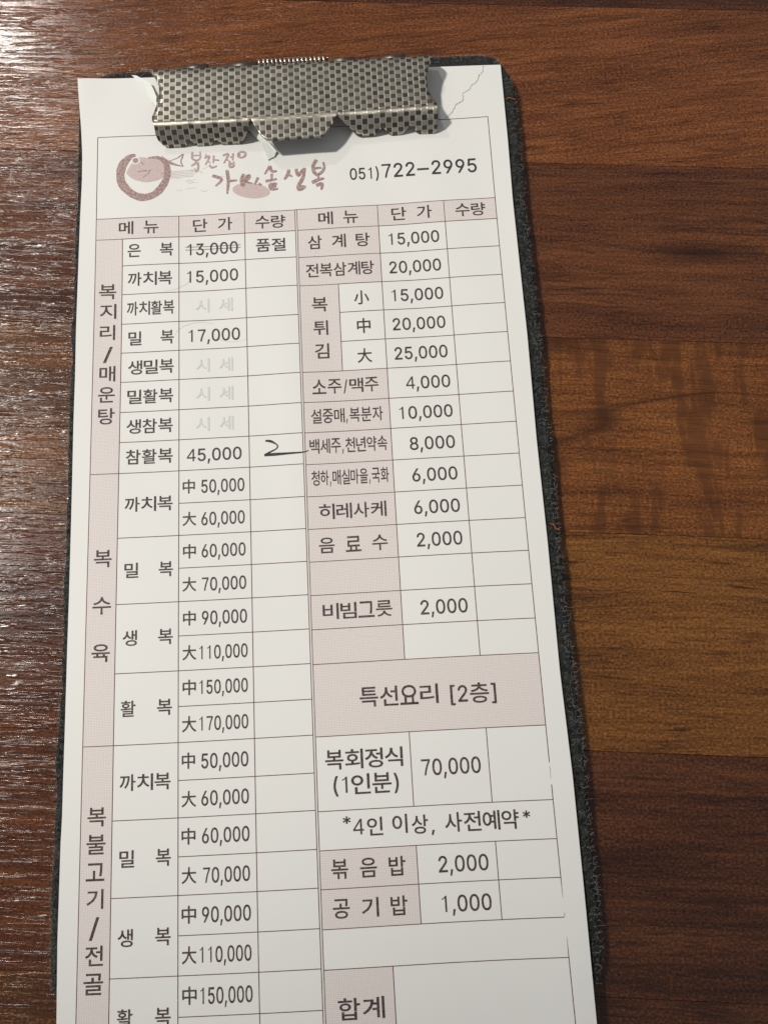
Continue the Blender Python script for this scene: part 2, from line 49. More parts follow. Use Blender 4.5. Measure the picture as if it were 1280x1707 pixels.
GLYPHS = {"0":[0.453,[[0.227,-0.007],[0.191,-0.003],[0.158,0.007],[0.13,0.024],[0.105,0.048],[0.085,0.077],[0.069,0.113],[0.057,0.155],[0.05,0.202],[0.048,0.254],[0.05,0.306],[0.057,0.353],[0.069,0.395],[0.085,0.431],[0.106,0.461],[0.13,0.484],[0.159,0.502],[0.191,0.512],[0.227,0.516],[0.262,0.512],[0.295,0.502],[0.323,0.484],[0.348,0.461],[0.368,0.431],[0.384,0.395],[0.396,0.353],[0.403,0.306],[0.405,0.254],[0.403,0.202],[0.396,0.155],[0.384,0.113],[0.368,0.077],[0.348,0.048],[0.323,0.024],[0.295,0.007],[0.263,-0.003],[0.227,0.05],[0.25,0.052],[0.271,0.06],[0.29,0.074],[0.306,0.092],[0.32,0.116],[0.33,0.144],[0.338,0.176],[0.342,0.213],[0.344,0.254],[0.342,0.295],[0.338,0.332],[0.33,0.365],[0.32,0.393],[0.306,0.416],[0.29,0.435],[0.271,0.449],[0.25,0.457],[0.227,0.46],[0.203,0.457],[0.182,0.449],[0.163,0.435],[0.147,0.416],[0.134,0.393],[0.123,0.365],[0.115,0.332],[0.111,0.295],[0.109,0.254],[0.111,0.213],[0.115,0.176],[0.123,0.144],[0.134,0.116],[0.147,0.092],[0.163,0.074],[0.182,0.06],[0.203,0.052]],[[17,19,18],[16,19,17],[16,20,19],[15,20,16],[15,21,20],[14,21,15],[14,22,21],[14,54,22],[54,53,22],[53,23,22],[13,55,14],[55,54,14],[13,56,55],[52,23,53],[13,57,56],[51,23,52],[13,58,57],[50,23,51],[50,24,23],[12,58,13],[12,59,58],[49,24,50],[11,59,12],[49,25,24],[11,60,59],[48,25,49],[11,61,60],[47,25,48],[10,61,11],[47,26,25],[10,62,61],[46,26,47],[9,62,10],[46,27,26],[9,63,62],[45,27,46],[8,63,9],[8,64,63],[44,27,45],[44,28,27],[8,65,64],[43,28,44],[7,65,8],[43,29,28],[7,66,65],[42,29,43],[6,66,7],[42,30,29],[6,67,66],[41,30,42],[40,30,41],[6,68,67],[5,68,6],[40,31,30],[5,69,68],[39,31,40],[39,32,31],[4,69,5],[4,70,69],[38,32,39],[4,71,70],[37,32,38],[36,32,37],[4,36,71],[4,32,36],[4,33,32],[3,33,4],[2,33,3],[2,34,33],[2,35,34],[1,35,2],[1,0,35]]],"1":[0.453,[[0.215,0],[0.28,0],[0.28,0.516],[0.215,0.5],[0.105,0.385],[0.215,0.435],[0.215,0.5],[0.19,0.455],[0.15,0.435],[0.105,0.43]],[[0,1,2,3],[4,5,6,7,8,9]]],"2":[0.453,[[0.064,0.0],[0.064,0.047],[0.234,0.229],[0.252,0.248],[0.268,0.266],[0.282,0.282],[0.294,0.298],[0.303,0.312],[0.311,0.327],[0.316,0.341],[0.319,0.356],[0.32,0.371],[0.319,0.389],[0.315,0.405],[0.308,0.419],[0.298,0.431],[0.287,0.441],[0.273,0.449],[0.258,0.455],[0.241,0.458],[0.224,0.46],[0.205,0.458],[0.188,0.454],[0.172,0.447],[0.159,0.438],[0.148,0.427],[0.139,0.413],[0.132,0.398],[0.128,0.381],[0.127,0.362],[0.066,0.362],[0.068,0.391],[0.075,0.418],[0.086,0.442],[0.102,0.464],[0.121,0.482],[0.143,0.496],[0.168,0.507],[0.196,0.513],[0.225,0.516],[0.254,0.513],[0.281,0.507],[0.306,0.497],[0.328,0.482],[0.346,0.465],[0.361,0.445],[0.372,0.423],[0.379,0.398],[0.381,0.372],[0.38,0.354],[0.377,0.336],[0.371,0.318],[0.363,0.299],[0.351,0.28],[0.336,0.259],[0.317,0.235],[0.294,0.209],[0.267,0.18],[0.153,0.06],[0.153,0.057],[0.389,0.057],[0.389,0.0]],[[38,40,39],[38,41,40],[37,41,38],[37,42,41],[36,42,37],[36,43,42],[35,43,36],[35,44,43],[34,44,35],[34,20,44],[20,19,44],[19,45,44],[33,21,34],[21,20,34],[18,45,19],[33,22,21],[17,45,18],[33,23,22],[16,45,17],[33,24,23],[16,46,45],[32,24,33],[15,46,16],[32,25,24],[14,46,15],[32,26,25],[14,47,46],[13,47,14],[31,26,32],[31,27,26],[12,47,13],[12,48,47],[31,28,27],[30,28,31],[11,48,12],[30,29,28],[11,49,48],[10,49,11],[9,49,10],[9,50,49],[8,50,9],[8,51,50],[7,51,8],[7,52,51],[6,52,7],[6,53,52],[5,53,6],[4,53,5],[4,54,53],[3,54,4],[3,55,54],[2,55,3],[2,56,55],[1,56,2],[1,57,56],[1,58,57],[1,59,58],[1,60,59],[1,61,60],[0,61,1]]],"3":[0.453,[[0.218,-0.007],[0.188,-0.005],[0.159,0.001],[0.133,0.01],[0.108,0.022],[0.088,0.038],[0.07,0.057],[0.057,0.079],[0.048,0.104],[0.044,0.132],[0.109,0.132],[0.112,0.115],[0.118,0.1],[0.126,0.087],[0.137,0.076],[0.15,0.066],[0.165,0.059],[0.182,0.054],[0.2,0.051],[0.219,0.05],[0.239,0.051],[0.258,0.055],[0.275,0.061],[0.291,0.069],[0.304,0.08],[0.315,0.093],[0.323,0.108],[0.328,0.125],[0.329,0.145],[0.328,0.163],[0.323,0.18],[0.316,0.196],[0.306,0.211],[0.292,0.223],[0.275,0.234],[0.254,0.241],[0.229,0.246],[0.201,0.248],[0.157,0.248],[0.157,0.299],[0.288,0.448],[0.288,0.452],[0.07,0.452],[0.07,0.509],[0.372,0.509],[0.372,0.461],[0.211,0.278],[0.211,0.289],[0.247,0.29],[0.279,0.286],[0.308,0.276],[0.333,0.262],[0.354,0.244],[0.371,0.222],[0.383,0.198],[0.391,0.173],[0.393,0.145],[0.39,0.116],[0.383,0.09],[0.37,0.066],[0.354,0.045],[0.333,0.027],[0.309,0.012],[0.281,0.002],[0.251,-0.005]],[[42,44,43],[42,45,44],[42,41,45],[41,40,45],[40,46,45],[39,47,40],[47,46,40],[38,47,39],[47,49,48],[38,49,47],[38,50,49],[38,51,50],[38,37,51],[37,52,51],[36,52,37],[35,52,36],[35,53,52],[34,53,35],[33,53,34],[32,53,33],[32,54,53],[31,54,32],[31,55,54],[30,55,31],[29,55,30],[29,56,55],[28,56,29],[27,56,28],[27,57,56],[8,10,9],[8,11,10],[26,57,27],[26,58,57],[8,12,11],[25,58,26],[7,12,8],[7,13,12],[24,58,25],[24,59,58],[7,14,13],[23,59,24],[6,14,7],[6,15,14],[22,59,23],[6,16,15],[22,60,59],[21,60,22],[6,17,16],[5,17,6],[20,60,21],[5,18,17],[19,60,20],[5,19,18],[5,60,19],[5,61,60],[4,61,5],[4,62,61],[3,62,4],[3,63,62],[2,63,3],[2,64,63],[1,64,2],[1,0,64]]],"4":[0.453,[[0.285,0],[0.347,0],[0.347,0.516],[0.285,0.516],[0.035,0.118],[0.285,0.118],[0.285,0.175],[0.035,0.175],[0.347,0.118],[0.415,0.118],[0.415,0.175],[0.347,0.175],[0.035,0.175],[0.1,0.175],[0.285,0.43],[0.285,0.516]],[[0,1,2,3],[4,5,6,7],[8,9,10,11],[12,13,14,15]]],"5":[0.453,[[0.221,-0.007],[0.192,-0.005],[0.165,0.001],[0.14,0.011],[0.118,0.025],[0.099,0.041],[0.083,0.06],[0.071,0.082],[0.063,0.105],[0.06,0.13],[0.122,0.13],[0.125,0.115],[0.13,0.102],[0.138,0.089],[0.148,0.078],[0.16,0.068],[0.173,0.06],[0.188,0.054],[0.204,0.051],[0.221,0.05],[0.241,0.051],[0.259,0.056],[0.276,0.064],[0.291,0.075],[0.304,0.089],[0.314,0.104],[0.322,0.122],[0.326,0.141],[0.328,0.162],[0.326,0.183],[0.321,0.203],[0.314,0.221],[0.303,0.237],[0.29,0.251],[0.275,0.262],[0.257,0.27],[0.238,0.275],[0.218,0.277],[0.201,0.276],[0.184,0.273],[0.167,0.268],[0.152,0.262],[0.139,0.255],[0.128,0.246],[0.067,0.253],[0.096,0.509],[0.366,0.509],[0.366,0.452],[0.151,0.452],[0.134,0.301],[0.136,0.301],[0.148,0.311],[0.162,0.318],[0.178,0.325],[0.194,0.33],[0.212,0.333],[0.229,0.334],[0.252,0.332],[0.274,0.328],[0.294,0.321],[0.313,0.311],[0.33,0.299],[0.345,0.285],[0.358,0.269],[0.37,0.251],[0.379,0.231],[0.386,0.21],[0.39,0.187],[0.391,0.163],[0.388,0.132],[0.381,0.102],[0.369,0.076],[0.352,0.052],[0.332,0.032],[0.309,0.015],[0.282,0.003],[0.253,-0.004]],[[44,48,45],[48,46,45],[48,47,46],[44,49,48],[55,57,56],[54,57,55],[54,58,57],[53,58,54],[53,59,58],[52,59,53],[52,60,59],[51,60,52],[51,61,60],[50,61,51],[44,50,49],[44,61,50],[44,39,61],[39,38,61],[38,62,61],[38,37,62],[37,63,62],[36,63,37],[35,63,36],[44,40,39],[34,63,35],[34,64,63],[44,41,40],[44,42,41],[33,64,34],[44,43,42],[33,65,64],[32,65,33],[31,65,32],[31,66,65],[30,66,31],[30,67,66],[29,67,30],[29,68,67],[28,68,29],[28,69,68],[27,69,28],[26,69,27],[26,70,69],[8,10,9],[8,11,10],[25,70,26],[8,12,11],[7,12,8],[24,70,25],[24,71,70],[7,13,12],[7,14,13],[23,71,24],[6,14,7],[6,15,14],[23,72,71],[22,72,23],[6,16,15],[21,72,22],[6,17,16],[5,17,6],[20,72,21],[5,18,17],[20,73,72],[19,73,20],[5,19,18],[5,73,19],[4,73,5],[4,74,73],[3,74,4],[3,75,74],[2,75,3],[2,76,75],[1,76,2],[1,0,76]]],"6":[0.453,[[0.226,-0.007],[0.196,-0.004],[0.168,0.003],[0.142,0.015],[0.119,0.031],[0.1,0.051],[0.084,0.074],[0.073,0.101],[0.066,0.13],[0.064,0.162],[0.065,0.187],[0.071,0.212],[0.08,0.239],[0.093,0.268],[0.112,0.302],[0.137,0.34],[0.252,0.509],[0.322,0.509],[0.151,0.261],[0.145,0.261],[0.151,0.27],[0.157,0.279],[0.165,0.288],[0.174,0.295],[0.184,0.302],[0.196,0.307],[0.208,0.311],[0.221,0.313],[0.235,0.314],[0.265,0.312],[0.291,0.305],[0.316,0.295],[0.337,0.28],[0.355,0.262],[0.37,0.24],[0.38,0.215],[0.387,0.187],[0.389,0.157],[0.387,0.127],[0.379,0.098],[0.368,0.073],[0.352,0.05],[0.333,0.03],[0.31,0.014],[0.284,0.003],[0.257,-0.004],[0.226,0.048],[0.245,0.05],[0.263,0.055],[0.279,0.063],[0.293,0.073],[0.304,0.086],[0.314,0.101],[0.322,0.119],[0.326,0.137],[0.327,0.157],[0.326,0.178],[0.322,0.196],[0.314,0.213],[0.304,0.228],[0.293,0.241],[0.279,0.251],[0.263,0.259],[0.245,0.264],[0.226,0.265],[0.207,0.264],[0.19,0.259],[0.174,0.252],[0.16,0.241],[0.148,0.229],[0.138,0.214],[0.131,0.197],[0.126,0.179],[0.125,0.158],[0.126,0.138],[0.131,0.119],[0.138,0.102],[0.148,0.086],[0.16,0.073],[0.174,0.063],[0.19,0.055],[0.207,0.05]],[[15,17,16],[15,23,17],[23,18,17],[14,23,15],[27,29,28],[26,29,27],[26,30,29],[25,30,26],[24,30,25],[24,31,30],[13,23,14],[23,31,24],[13,22,23],[18,31,23],[18,32,31],[13,21,22],[18,64,32],[64,33,32],[13,20,21],[13,19,20],[12,19,13],[18,65,64],[63,33,64],[18,66,65],[62,33,63],[62,34,33],[12,18,19],[12,66,18],[12,67,66],[61,34,62],[12,68,67],[60,34,61],[12,69,68],[59,34,60],[59,35,34],[11,69,12],[11,70,69],[58,35,59],[58,36,35],[11,71,70],[57,36,58],[10,71,11],[10,72,71],[56,36,57],[56,37,36],[9,72,10],[9,73,72],[55,37,56],[8,73,9],[8,74,73],[54,37,55],[54,38,37],[8,75,74],[53,38,54],[7,75,8],[53,39,38],[7,76,75],[52,39,53],[7,77,76],[51,39,52],[6,77,7],[51,40,39],[6,78,77],[50,40,51],[5,78,6],[5,79,78],[49,40,50],[49,41,40],[5,80,79],[48,41,49],[5,81,80],[47,41,48],[4,81,5],[4,46,81],[46,41,47],[46,42,41],[4,42,46],[3,42,4],[3,43,42],[2,43,3],[2,44,43],[1,44,2],[1,45,44],[0,45,1]]],"7":[0.453,[[0.055,0.453],[0.405,0.453],[0.405,0.516],[0.055,0.516],[0.165,0],[0.235,0],[0.262,0.14],[0.195,0.14],[0.195,0.14],[0.262,0.14],[0.325,0.31],[0.255,0.31],[0.255,0.31],[0.325,0.31],[0.405,0.453],[0.33,0.453]],[[0,1,2,3],[4,5,6,7],[8,9,10,11],[12,13,14,15]]],"8":[0.453,[[0.226,-0.007],[0.193,-0.005],[0.163,0.001],[0.136,0.011],[0.111,0.025],[0.091,0.042],[0.074,0.062],[0.062,0.084],[0.054,0.109],[0.052,0.135],[0.053,0.156],[0.058,0.176],[0.065,0.195],[0.075,0.212],[0.087,0.228],[0.101,0.241],[0.117,0.252],[0.134,0.26],[0.153,0.265],[0.153,0.267],[0.129,0.276],[0.109,0.289],[0.093,0.308],[0.08,0.33],[0.073,0.354],[0.07,0.38],[0.073,0.405],[0.079,0.429],[0.09,0.45],[0.106,0.469],[0.124,0.485],[0.146,0.498],[0.17,0.508],[0.197,0.514],[0.226,0.516],[0.255,0.514],[0.282,0.508],[0.306,0.498],[0.328,0.485],[0.346,0.469],[0.361,0.45],[0.373,0.429],[0.379,0.405],[0.382,0.38],[0.379,0.354],[0.372,0.33],[0.359,0.308],[0.343,0.289],[0.323,0.276],[0.3,0.267],[0.3,0.265],[0.319,0.26],[0.335,0.252],[0.351,0.241],[0.365,0.228],[0.377,0.212],[0.387,0.195],[0.395,0.176],[0.399,0.156],[0.401,0.135],[0.398,0.109],[0.391,0.084],[0.378,0.062],[0.362,0.042],[0.341,0.025],[0.317,0.011],[0.289,0.001],[0.259,-0.005],[0.226,0.049],[0.248,0.05],[0.267,0.054],[0.285,0.06],[0.3,0.069],[0.313,0.079],[0.323,0.091],[0.331,0.106],[0.335,0.121],[0.337,0.139],[0.335,0.157],[0.33,0.173],[0.322,0.189],[0.312,0.202],[0.298,0.213],[0.283,0.223],[0.265,0.23],[0.247,0.234],[0.226,0.235],[0.206,0.234],[0.187,0.23],[0.169,0.223],[0.154,0.213],[0.14,0.202],[0.13,0.189],[0.122,0.173],[0.117,0.157],[0.115,0.139],[0.117,0.121],[0.121,0.106],[0.129,0.091],[0.139,0.079],[0.152,0.069],[0.167,0.06],[0.185,0.054],[0.205,0.05],[0.226,0.29],[0.244,0.291],[0.26,0.294],[0.274,0.3],[0.287,0.308],[0.298,0.318],[0.307,0.33],[0.314,0.344],[0.318,0.359],[0.319,0.376],[0.318,0.392],[0.314,0.407],[0.308,0.42],[0.299,0.432],[0.288,0.442],[0.275,0.449],[0.26,0.455],[0.244,0.459],[0.226,0.46],[0.208,0.459],[0.192,0.455],[0.177,0.449],[0.164,0.442],[0.153,0.432],[0.145,0.42],[0.138,0.407],[0.134,0.392],[0.133,0.376],[0.134,0.359],[0.138,0.344],[0.145,0.33],[0.154,0.318],[0.165,0.308],[0.178,0.3],[0.193,0.294],[0.209,0.291]],[[33,35,34],[32,35,33],[32,36,35],[31,36,32],[31,37,36],[30,37,31],[30,38,37],[29,38,30],[29,39,38],[28,123,29],[123,39,29],[123,122,39],[122,121,39],[121,40,39],[28,124,123],[120,40,121],[28,125,124],[119,40,120],[27,125,28],[119,41,40],[27,126,125],[118,41,119],[27,127,126],[117,41,118],[116,41,117],[27,128,127],[26,128,27],[116,42,41],[26,129,128],[115,42,116],[26,130,129],[114,42,115],[25,130,26],[114,43,42],[25,131,130],[113,43,114],[24,131,25],[113,44,43],[24,132,131],[112,44,113],[24,133,132],[111,44,112],[111,45,44],[23,133,24],[23,134,133],[110,45,111],[23,135,134],[109,45,110],[109,46,45],[22,135,23],[22,136,135],[108,46,109],[22,137,136],[107,46,108],[107,47,46],[21,137,22],[21,138,137],[106,47,107],[21,139,138],[105,47,106],[21,104,139],[104,47,105],[21,47,104],[21,48,47],[20,48,21],[20,49,48],[19,49,20],[18,49,19],[18,50,49],[17,50,18],[17,51,50],[16,51,17],[16,52,51],[15,52,16],[15,53,52],[14,86,15],[86,53,15],[86,54,53],[14,87,86],[85,54,86],[14,88,87],[84,54,85],[14,89,88],[83,54,84],[13,89,14],[83,55,54],[13,90,89],[82,55,83],[13,91,90],[81,55,82],[12,91,13],[81,56,55],[12,92,91],[80,56,81],[11,92,12],[80,57,56],[11,93,92],[79,57,80],[79,58,57],[10,93,11],[10,94,93],[78,58,79],[10,95,94],[77,58,78],[77,59,58],[9,95,10],[9,96,95],[76,59,77],[8,96,9],[76,60,59],[8,97,96],[75,60,76],[75,61,60],[7,97,8],[7,98,97],[74,61,75],[7,99,98],[73,61,74],[6,99,7],[73,62,61],[6,100,99],[72,62,73],[6,101,100],[71,62,72],[5,101,6],[71,63,62],[5,102,101],[70,63,71],[5,103,102],[69,63,70],[5,68,103],[68,63,69],[5,63,68],[4,63,5],[4,64,63],[4,65,64],[3,65,4],[2,65,3],[2,66,65],[1,66,2],[1,67,66],[0,67,1]]],"9":[0.453,[[0.226,0.516],[0.256,0.513],[0.285,0.506],[0.31,0.494],[0.333,0.478],[0.352,0.458],[0.368,0.434],[0.38,0.408],[0.387,0.378],[0.389,0.347],[0.387,0.322],[0.382,0.296],[0.373,0.27],[0.359,0.24],[0.34,0.207],[0.315,0.168],[0.2,0.0],[0.13,0.0],[0.301,0.248],[0.307,0.248],[0.302,0.238],[0.295,0.229],[0.287,0.221],[0.278,0.214],[0.268,0.207],[0.257,0.202],[0.245,0.198],[0.232,0.195],[0.218,0.195],[0.188,0.197],[0.161,0.203],[0.137,0.214],[0.116,0.229],[0.098,0.247],[0.083,0.269],[0.072,0.294],[0.066,0.321],[0.064,0.352],[0.066,0.382],[0.073,0.411],[0.085,0.436],[0.101,0.459],[0.12,0.479],[0.143,0.494],[0.168,0.506],[0.196,0.513],[0.226,0.46],[0.207,0.459],[0.19,0.454],[0.174,0.446],[0.16,0.435],[0.148,0.423],[0.138,0.407],[0.131,0.39],[0.127,0.372],[0.125,0.352],[0.127,0.331],[0.131,0.313],[0.138,0.295],[0.148,0.28],[0.16,0.268],[0.174,0.257],[0.19,0.25],[0.207,0.245],[0.226,0.243],[0.245,0.245],[0.263,0.249],[0.279,0.257],[0.293,0.267],[0.305,0.28],[0.314,0.295],[0.322,0.312],[0.326,0.33],[0.327,0.35],[0.326,0.371],[0.322,0.39],[0.314,0.407],[0.305,0.422],[0.293,0.435],[0.279,0.446],[0.263,0.454],[0.245,0.459]],[[45,1,0],[44,1,45],[44,2,1],[43,2,44],[43,3,2],[42,3,43],[42,4,3],[41,4,42],[41,46,4],[46,5,4],[41,47,46],[81,5,46],[40,47,41],[40,48,47],[80,5,81],[80,6,5],[40,49,48],[79,6,80],[40,50,49],[78,6,79],[39,50,40],[39,51,50],[77,6,78],[77,7,6],[39,52,51],[76,7,77],[38,52,39],[76,8,7],[38,53,52],[75,8,76],[38,54,53],[74,8,75],[37,54,38],[74,9,8],[37,55,54],[73,9,74],[36,55,37],[36,56,55],[72,9,73],[72,10,9],[36,57,56],[71,10,72],[71,11,10],[35,57,36],[35,58,57],[70,11,71],[70,12,11],[35,59,58],[69,12,70],[34,59,35],[34,60,59],[68,12,69],[68,13,12],[33,60,34],[33,61,60],[67,13,68],[33,62,61],[66,19,67],[19,13,67],[33,63,62],[65,18,66],[18,19,66],[65,24,18],[24,17,18],[20,13,19],[32,63,33],[32,64,63],[64,24,65],[32,24,64],[20,14,13],[21,14,20],[22,14,21],[31,24,32],[23,14,22],[30,24,31],[24,14,23],[30,25,24],[17,14,24],[17,15,14],[29,25,30],[29,26,25],[29,27,26],[28,27,29],[17,16,15]]],",":[0.188,[[0.038,-0.119],[0.068,0.071],[0.137,0.071],[0.084,-0.119]],[[0,2,1],[0,3,2]]],"(":[0.273,[[0.089,0.207],[0.09,0.244],[0.094,0.283],[0.101,0.324],[0.109,0.364],[0.119,0.403],[0.132,0.441],[0.145,0.477],[0.16,0.51],[0.177,0.539],[0.236,0.539],[0.219,0.503],[0.204,0.466],[0.191,0.428],[0.179,0.39],[0.169,0.351],[0.161,0.313],[0.156,0.276],[0.152,0.241],[0.151,0.207],[0.152,0.176],[0.155,0.145],[0.16,0.115],[0.167,0.083],[0.177,0.05],[0.188,0.016],[0.202,-0.019],[0.218,-0.057],[0.236,-0.096],[0.177,-0.096],[0.15,-0.046],[0.128,0.004],[0.111,0.055],[0.099,0.106],[0.092,0.156]],[[8,10,9],[8,11,10],[7,11,8],[7,12,11],[6,12,7],[6,13,12],[5,13,6],[5,14,13],[4,14,5],[4,15,14],[3,15,4],[3,16,15],[2,16,3],[2,17,16],[1,17,2],[1,18,17],[0,18,1],[0,19,18],[34,19,0],[34,20,19],[34,21,20],[33,21,34],[33,22,21],[33,23,22],[32,23,33],[32,24,23],[31,24,32],[31,25,24],[31,26,25],[30,26,31],[30,27,26],[29,27,30],[29,28,27]]],")":[0.273,[[0.037,-0.096],[0.056,-0.056],[0.072,-0.018],[0.086,0.018],[0.097,0.052],[0.106,0.085],[0.113,0.116],[0.118,0.147],[0.121,0.177],[0.122,0.207],[0.121,0.241],[0.117,0.276],[0.112,0.313],[0.104,0.351],[0.094,0.39],[0.082,0.428],[0.069,0.466],[0.054,0.503],[0.037,0.539],[0.097,0.539],[0.113,0.51],[0.128,0.477],[0.142,0.441],[0.154,0.403],[0.164,0.364],[0.173,0.323],[0.179,0.283],[0.183,0.244],[0.184,0.207],[0.182,0.156],[0.174,0.104],[0.161,0.053],[0.144,0.003],[0.123,-0.047],[0.097,-0.096]],[[17,19,18],[17,20,19],[17,21,20],[16,21,17],[16,22,21],[15,22,16],[15,23,22],[14,23,15],[14,24,23],[13,24,14],[13,25,24],[12,25,13],[12,26,25],[11,26,12],[11,27,26],[10,27,11],[10,28,27],[9,28,10],[8,28,9],[8,29,28],[7,29,8],[7,30,29],[6,30,7],[5,30,6],[5,31,30],[4,31,5],[4,32,31],[3,32,4],[2,32,3],[2,33,32],[1,33,2],[1,34,33],[0,34,1]]],"[":[0.273,[[0.101,-0.096],[0.101,0.539],[0.236,0.539],[0.236,0.487],[0.16,0.487],[0.16,-0.044],[0.236,-0.044],[0.236,-0.096]],[[0,4,1],[4,2,1],[4,3,2],[0,5,4],[0,6,5],[0,7,6]]],"]":[0.273,[[0.037,-0.096],[0.037,-0.044],[0.113,-0.044],[0.113,0.487],[0.037,0.487],[0.037,0.539],[0.172,0.539],[0.172,-0.096]],[[4,6,5],[4,3,6],[3,7,6],[2,7,3],[0,2,1],[0,7,2]]],"-":[0.453,[[0.337,0.244],[0.337,0.188],[0.114,0.188],[0.114,0.244]],[[2,0,3],[2,1,0]]],"*":[0.453,[[0.201,0.223],[0.206,0.331],[0.114,0.272],[0.089,0.315],[0.186,0.365],[0.089,0.415],[0.114,0.459],[0.206,0.4],[0.201,0.509],[0.25,0.509],[0.246,0.4],[0.337,0.459],[0.362,0.415],[0.266,0.365],[0.362,0.315],[0.337,0.272],[0.246,0.331],[0.25,0.223]],[[7,9,8],[7,10,9],[5,7,6],[10,12,11],[4,7,5],[10,13,12],[4,10,7],[4,13,10],[3,13,4],[3,1,13],[1,16,13],[16,14,13],[3,2,1],[0,16,1],[0,17,16],[15,14,16]]],"/":[0.249,[[0.235,0.533],[0.071,-0.076],[0.014,-0.076],[0.178,0.533]],[[2,0,3],[2,1,0]]]}
